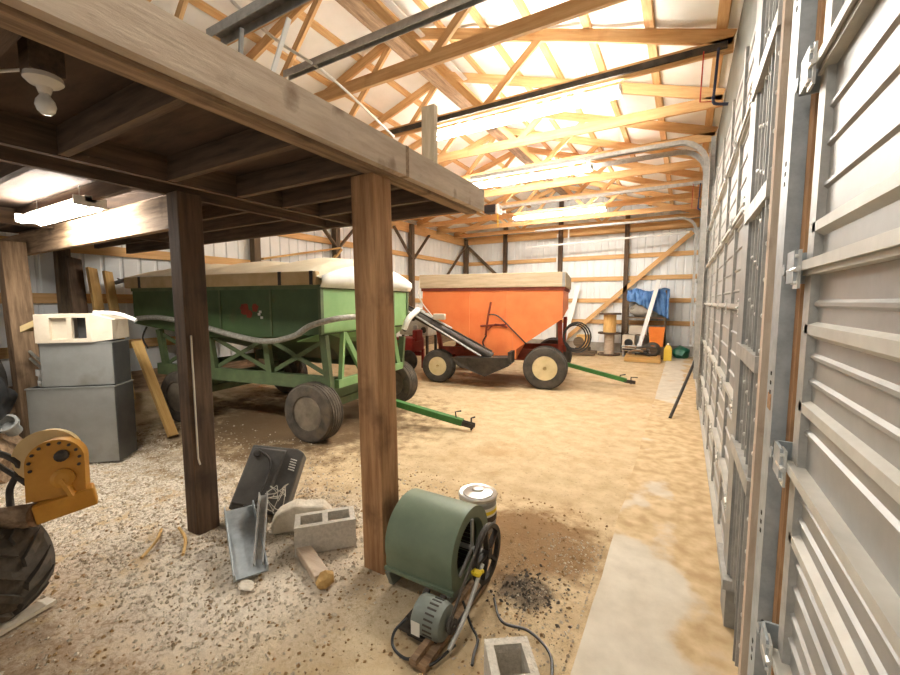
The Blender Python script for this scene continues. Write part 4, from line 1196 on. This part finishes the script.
# boards leaning on the wall
for k, (p, q, wd, m, l) in enumerate([
    ((-6.75, 2.2, .3), (-7.3, 2.3, 2.25), .2, M['darkpost'], 'wide dark board leaning on the left wall, left of three'),
    ((-6.65, 2.42, .3), (-7.2, 2.46, 2.12), .13, M['board'], 'tan board leaning on the left wall, middle of three'),
    ((-6.6, 2.58, .3), (-7.15, 2.62, 2.08), .12, M['board'], 'tan board leaning on the left wall, right of three')]):
    o = stick('leaning_board', p, q, wd, .04, m, None, (1, .4, 0)); tag(o, l, 'board')
o = stick('leaning_plank', (-5.35, 2.5, .02), (-6.0, 2.45, 1.15), .11, .04, M['board'], None, (1, .2, 0)); tag(o, 'short tan plank leaning behind the right side of the grey cabinets', 'board')
for k, z in enumerate((.98, .9)):
    bm = new(); tube(bm, [(-6.3, 1.55, z + .12), (-5.9, 1.6, z), (-5.5, 1.85, z + .02)], .016, 6, 6)
    single('grey_cable', bm, M['hose'], ('upper', 'lower')[k] + ' grey cable curving to the left side of the upper cabinet', 'cable')
# hand plank on floor left corner
o = stick('floor_plank', (-2.86, .4, .02), (-2.94, .72, .02), .08, .02, M['cream']); tag(o, 'pale strip lying under the lugged tire at the left edge', 'board')

# ------------------------------------------------------------------ yellow machine at the left edge
ym = thing('tractor', 'mustard yellow machine with a lugged tire at the left edge', 'tractor', (-3.0, .62, 0), 0)
# lugged tire
RT, WT = .29, .36
ax = Vector((-.38, .92, 0)).normalized()
tc_ = Vector((-.04, -.13, RT - .005))
bm = new()
lathe(bm, [(.15, -WT * .42), (RT * .68, -WT * .5), (RT * .8, -WT * .48), (RT * .87, -WT * .38), (RT * .9, -WT * .2), (RT * .91, 0), (RT * .9, WT * .2), (RT * .87, WT * .38), (RT * .8, WT * .48), (RT * .68, WT * .5), (.15, WT * .42)], tc_, ax, 40, False)
Fm = frame(ax)
for s in (-1, 1):
    for k in range(14):
        a0 = 2 * PI * (k + (.5 if s > 0 else 0)) / 14
        a1 = a0 + .42
        def pp(h, r, a): return tc_ + Fm @ Vector((h, r * math.cos(a), r * math.sin(a)))
        for q in range(3):
            t0, t1 = q / 3, (q + 1) / 3
            pts4 = []
            for t in (t0, t1):
                h = s * WT * (.02 + .4 * t); a = a0 + (a1 - a0) * (1 - t); w_ = .05
                rr = RT * (1.0 - .12 * t * t)
                w_ = .075
                pts4.append([pp(h, RT * .78, a - w_), pp(h, rr, a - w_), pp(h, rr, a + w_), pp(h, RT * .78, a + w_)])
            loft(bm, pts4[0], pts4[1])
tire = part('tire', bm, M['rubber'], ym)
bm = new(); lathe(bm, [(.19, WT * .44), (.17, WT * .3), (.1, WT * .2), (0, WT * .25)], tc_, ax, 24); lathe(bm, [(.19, -WT * .44), (.17, -WT * .3), (0, -WT * .2)], tc_, ax, 24); part('rim', bm, M['mustard'], tire, True)
# gear housing above
gc = Vector((.09, .165, .775)); gax = Vector((.88, -.46, .12)).normalized()
bm = new()
Fa = frame(gax)
arch = [(-.118, -.17), (.118, -.17)] + [(.118 * math.cos(a * PI / 16), .02 + .118 * math.sin(a * PI / 16)) for a in range(17)]
loft(bm, [gc + Fa @ Vector((-.06, u, v)) for u, v in arch], [gc + Fa @ Vector((.05, u, v)) for u, v in arch])
gh = part('gear_housing', bm, M['mustard'], ym, True, .008)
Fg = frame(gax)
for k in range(10):
    a = -.3 + k * (PI + .6) / 9
    bm = new(); lathe(bm, [(.008, 0), (.008, .012), (0, .014)], gc + Fg @ Vector((.05, .1 * math.cos(a), .02 + .1 * math.sin(a))), gax, 6); part('bolt', bm, M['iron'], gh)
bm = new(); lathe(bm, [(.03, 0), (.03, .03), (.015, .04), (0, .04)], gc + Fg @ Vector((.05, .03, .05)), gax, 12); part('plug', bm, M['iron'], gh)
bm = new(); lathe(bm, [(.05, 0), (.05, .02), (.03, .03), (0, .03)], gc + Fg @ Vector((.05, .03, -.07)), gax, 18); beam(bm, gc + Fg @ Vector((.06, .03, -.07)), gc + Fg @ Vector((.06, .07, -.17)), .05, .02); part('lever_arm', bm, M['mustard'], gh)
bm = new(); lathe(bm, [(0, -.2), (.1, -.2), (.135, -.15), (.14, -.07), (0, -.07)], gc + Vector((-.02, -.05, .045)), gax, 30); part('rear_cover', bm, M['yelcream'], ym, True)
b0 = gc + Vector((.02, -.11, -.225)); b1 = gc + Vector((.1, .12, -.19))
bm = new(); beam(bm, b0, b1, .1, .1); part('cross_bar', bm, M['mustard'], ym, bevel=.008)
bm = new(); lathe(bm, [(.04, 0), (.04, .01), (.02, .014), (0, .014)], b1 + Vector((-.03, -.07, 0)), (.45, -.85, 0), 16); part('bar_plate', bm, M['iron'], ym)
bm = new(); tube(bm, [b0 + Vector((.02, 0, 0)), b0 + Vector((-.4, -.3, -.06))], .06, 12); beam(bm, b0 + Vector((-.3, -.25, -.02)), b0 + Vector((-.7, -.5, .0)), .2, .12); part('axle_arm', bm, M['oldwood'], ym)
bm = new(); beam(bm, (-.3, -.1, .4), (-.28, -.1, .8), .14, .1, (1, 0, 0)); beam(bm, (0, 0, .34), (-.35, -.15, .42), .08, .08); part('hub_arm', bm, M['iron'], ym)
bm = new()
tube(bm, [gc + Vector((-.5, -.35, .1)), gc + Vector((-.3, -.25, .12)), gc + Vector((-.14, -.12, .02)), gc + Vector((-.22, -.14, -.14)), gc + Vector((-.14, -.16, -.22))], .016, 7, 6)
tube(bm, [gc + Vector((-.5, -.32, .02)), gc + Vector((-.3, -.22, .05)), gc + Vector((-.2, -.14, -.04)), gc + Vector((-.12, -.1, -.1))], .013, 7, 6)
part('hydraulic_hoses', bm, M['rubberd'], ym)
bm = new(); beam(bm, (-.62, -.05, .5), (-.7, -.02, .9), .12, .3, (1, 0, 0)); part('body_panel', bm, M['mustard'], ym)

# ------------------------------------------------------------------ clutter at the far wall
YW = YF - .35
# cable spool
sp = thing('cable_spool', 'wooden cable spool pair stacked upright beside the blue tarp', 'cable spool', (-1.98, 13.45, 0))
bm = new(); lathe(bm, [(0, 0), (.33, 0), (.33, .04), (0, .04)], (0, 0, 0), (0, 0, 1), 28); part('flange', bm, M['darkpost'], sp)
bm = new(); lathe(bm, [(.15, .04), (.15, .66)], (0, 0, 0), (0, 0, 1), 24); part('core', bm, M['beamwood'], sp, True)
bm = new(); lathe(bm, [(0, .66), (.34, .66), (.34, .71), (0, .71)], (0, 0, 0), (0, 0, 1), 28); part('flange', bm, M['darkpost'], sp)
bm = new(); lathe(bm, [(.19, .71), (.19, 1.26)], (0, 0, 0), (0, 0, 1), 24); part('core', bm, M['spool'], sp, True)
bm = new(); lathe(bm, [(0, 1.26), (.33, 1.26), (.33, 1.31), (0, 1.31)], (0, 0, 0), (0, 0, 1), 28); part('flange', bm, M['darkpost'], sp)
# shelf
sh = thing('shelf_rack', 'dark storage shelf under the blue tarp at the far wall', 'shelf', (-1.0, YF - .4, 0))
for z in (.1, .62, 1.15, 1.7):
    bm = new(); bb(bm, -.55, .55, -.28, .25, z, z + .04); part('shelf_board', bm, M['wallpost'], sh)
for x in (-.535, .535):
    for y in (-.26, .23):
        bm = new(); bb(bm, x - .025, x + .025, y - .025, y + .025, 0, 2.0 if x > 0 else 1.8); part('upright', bm, M['wallpost'], sh)
# blue tarp heap
bm = new()
V = []
for i in range(41):
    row = []
    for j in range(25):
        u, v = i / 40, j / 24
        x = -1.52 + 1.14 * u
        if v < .5:
            y = YF - .12 - .55 * (v / .5); z = 1.8 + .22 * math.sin(PI * v) * (1 + .3 * math.sin(u * 9))
        else:
            t = (v - .5) / .5; y = YF - .7 - .05 * math.sin(t * 3); z = 2.0 - t * (.3 + .55 * u ** 1.2)
        nn = noise.noise(Vector((u * 13, v * 2.5, 4))); y -= .11 * nn; z += .07 * noise.noise(Vector((u * 7, v * 5, 8)))
        row.append(bm.verts.new((x, y, z)))
    V.append(row)
for i in range(40):
    for j in range(24): bm.faces.new((V[i][j], V[i + 1][j], V[i + 1][j + 1], V[i][j + 1]))
o = single('blue_tarp', bm, M['bluetarp'], 'crumpled blue tarp draped over the storage shelf', 'tarp', smooth=True)
md = o.modifiers.new('thick', 'SOLIDIFY'); md.thickness = .02
bm = new(); blob(bm, (-1.15, YF - .42, 1.4), (.32, .2, .22), 3, .3, 3, 2, 1.19); single('grey_bundle', bm, M['greyskirt'], 'grey bundle on the shelf below the blue tarp', 'bundle', smooth=True)
bm = new(); box(bm, (-1.2, YF - .45, .79), (.5, .3, .26)); single('carton', bm, M['cream'], 'pale carton on the shelf behind the white pipe', 'box')
# white pipe leaning
bm = new(); beam(bm, (-1.17, 13.2, .02), (-.66, 13.5, 2.3), .11, .1, (0, 1, 0)); single('white_pipe', bm, M['white'], 'long white square downpipe leaning across the shelf', 'pipe')
# orange bin
bm = new(); loft(bm, [(-.82, 13.12, .36), (-.48, 13.12, .36), (-.48, 13.42, .36), (-.82, 13.42, .36)], [(-.86, 13.08, .92), (-.44, 13.08, .92), (-.44, 13.46, .92), (-.86, 13.46, .92)]); single('orange_bin', bm, M['orangeb'], 'orange bin beside the shelf upright', 'bin')
bm = new(); box(bm, (-.66, 13.27, .175), (.5, .4, .35)); single('wooden_box', bm, M['wallpost'], 'dark low box under the orange bin', 'box')
# heater box with round hole
hb = thing('heater', 'square cream heater with a round black opening beside the spool', 'heater', (-1.4, 13.3, 0))
bm = new(); bb(bm, -.17, .17, -.15, .15, .18, .66); part('case', bm, M['cream'], hb, bevel=.01)
bm = new(); lathe(bm, [(.12, 0), (.11, .02), (.1, .02), (.09, -.005), (0, -.005)], (.01, -.151, .43), (0, -1, 0), 24); part('opening', bm, M['black'], hb)
bm = new()
for x in (-.13, .13): bb(bm, x - .03, x + .03, -.12, .12, 0, .18)
part('feet', bm, M['galvd'], hb)
# scrap heap on pallet
plt = thing('pallet', 'wooden pallet on the floor in front of the shelf', 'pallet', (-.95, 12.6, 0), .05)
for k in range(6):
    bm = new(); bb(bm, -.45, .45, -.42 + k * .16, -.32 + k * .16, .09, .115); part('deck_board', bm, M['board'], plt)
for y in (-.4, 0, .4):
    bm = new(); bb(bm, -.45, .45, y - .03, y + .03, 0, .09); part('stringer', bm, M['board'], plt)
random.seed(12)
for k in range(7):
    bm = new(); c = Vector((-.95 + random.uniform(-.25, .25), 12.62 + random.uniform(-.25, .25), .15 + .04 * k)); a = random.uniform(-.6, .6)
    dv = Vector((math.cos(a), math.sin(a) * .5, random.uniform(-.12, .12))) * random.uniform(.2, .38)
    tube(bm, [c - dv, c + Vector((0, 0, random.uniform(0, .06))), c + dv], .03, 6, 4)
    o = single('scrap_pipe', bm, (M['iron'], M['galvd'], M['oldwood'])[k % 3], 'dark scrap bar heaped on the pallet before the shelf', 'scrap', 'scrap heaped on the pallet')
bm = new()
for k in range(3):
    r = .18 + .03 * k
    tube(bm, [(-.72 + r * .8 * math.cos(a * PI / 10), 12.75 + .04 * k, .3 + r * .8 * math.sin(a * PI / 10)) for a in range(21)], .02, 6, 0, True)
single('hose_coil', bm, M['rubberd'], 'small black hose coil standing at the right end of the scrap heap', 'hose')
# yellow jug
jg = thing('jug', 'yellow plastic jug on the floor right of the shelf', 'jug', (-.33, 12.85, 0))
bm = new(); loft(bm, [(-.1, -.08, 0), (.1, -.08, 0), (.1, .08, 0), (-.1, .08, 0)], [(-.1, -.08, .34), (.1, -.08, .34), (.1, .08, .34), (-.1, .08, .34)]); loft(bm, [(-.1, -.08, .34), (.1, -.08, .34), (.1, .08, .34), (-.1, .08, .34)], [(-.04, -.04, .45), (.04, -.04, .45), (.04, .04, .45), (-.04, .04, .45)]); part('body', bm, M['jug'], jg, bevel=.012)
bm = new(); lathe(bm, [(.035, .45), (.035, .5), (0, .5)], (0, 0, 0), (0, 0, 1), 14); part('cap', bm, M['label'], jg)
bm = new(); blob(bm, (-.02, 13.65, .17), (.22, .26, .2), 6, .3, 3, 2, 0); single('green_bag', bm, M['greenbag'], 'dark green plastic bag in the far right corner', 'bag', smooth=True)
# mixer / motor box near diagonal brace
eb = thing('small_engine', 'small tan engine on a skid at the foot of the diagonal brace', 'engine', (-2.72, 13.2, 0))
bm = new(); box(bm, (0, 0, .42), (.36, .34, .4)); part('case', bm, M['board'], eb, bevel=.02)
bm = new(); lathe(bm, [(0, -.03), (.16, -.03), (.16, .03), (0, .03)], (-.1, -.2, .4), (0, -1, 0), 18); part('flywheel', bm, M['wallpost'], eb)
bm = new(); bb(bm, -.4, .4, -.2, -.12, .02, .12); bb(bm, -.4, .4, .12, .2, .02, .12); bb(bm, -.2, .2, -.2, .2, .12, .22); part('skid', bm, M['wallpost'], eb)
bm = new(); beam(bm, (-3.52, 13.7, .03), (-3.13, YF - .1, 2.2), .14, .03, (0, 1, 0)); single('white_plank', bm, M['white'], 'white plank leaning on the far wall right of the orange wagon', 'board')
bm = new(); beam(bm, (-3.6, 12.8, .05), (-2.3, 12.9, .05), .18, .06); single('floor_timber', bm, M['wallpost'], 'long dark timber lying on the floor by the small tan engine', 'timber')

# ------------------------------------------------------------------ loose gravel and chips
def scatter(name, n, fx, m, label, cat, r0, r1, seed):
    random.seed(seed)
    verts, faces = [], []
    tri = ((0, 2, 4), (2, 1, 4), (1, 3, 4), (3, 0, 4), (2, 0, 5), (1, 2, 5), (3, 1, 5), (0, 3, 5))
    for _ in range(n):
        x, y = fx()
        r = r0 + (r1 - r0) * random.random() ** 2.2
        a = random.uniform(0, PI); ca_, sa_ = math.cos(a), math.sin(a)
        sx, sy, sz = r * random.uniform(.8, 1.3), r * random.uniform(.7, 1.1), r * random.uniform(.5, .9)
        z = floor_z(x, y) + sz * .4
        b0_ = len(verts)
        for p in ((sx, 0, 0), (-sx, 0, 0), (0, sy, 0), (0, -sy, 0), (sx * .2, 0, sz), (0, 0, -sz)):
            verts.append((x + p[0] * ca_ - p[1] * sa_, y + p[0] * sa_ + p[1] * ca_, z + p[2]))
        faces += [tuple(b0_ + i for i in f) for f in tri]
    me = bpy.data.meshes.new(name); me.from_pydata(verts, [], faces); me.materials.append(m)
    o = bpy.data.objects.new(name, me); COL.objects.link(o)
    return tag(o, label, cat, None, 'stuff')
def g1():
    while True:
        x, y = random.uniform(-6.2, -1.4), random.uniform(.3, 3.3)
        if y < .9 and x > -3.2 and random.random() < .75: continue
        if y < 2.4 or random.random() < .3 - (y - 2.4) * .3:
            if not (x > -1.7 and random.random() < .7): return x, y
scatter('gravel', 15000, g1, M['pebble'], 'pale crushed stone strewn over the dirt around the two posts', 'gravel', .004, .015, 5)
def g2():
    while True:
        x, y = random.gauss(-1.5, 1.3), random.uniform(.4, 3.2)
        if -6 < x < -.42: return x, y
scatter('chips', 2200, g2, M['chip'], 'brown chips and grit scattered over the dirt floor', 'grit', .004, .014, 6)
def g3(): return min(-.43, random.gauss(-.72, .09)), random.gauss(2.12, .1)
scatter('cinders', 300, g3, M['soot'], 'black cinders spilled on the dirt right of the blower', 'cinders', .004, .014, 8)
def g4(): return random.gauss(-.5, .16) - .08, random.uniform(1.3, 2.8)
scatter('grit', 900, lambda: (min(-.4, g4()[0]), g4()[1]), M['pebble'], 'light grit along the left edge of the concrete slab', 'grit', .003, .011, 9)
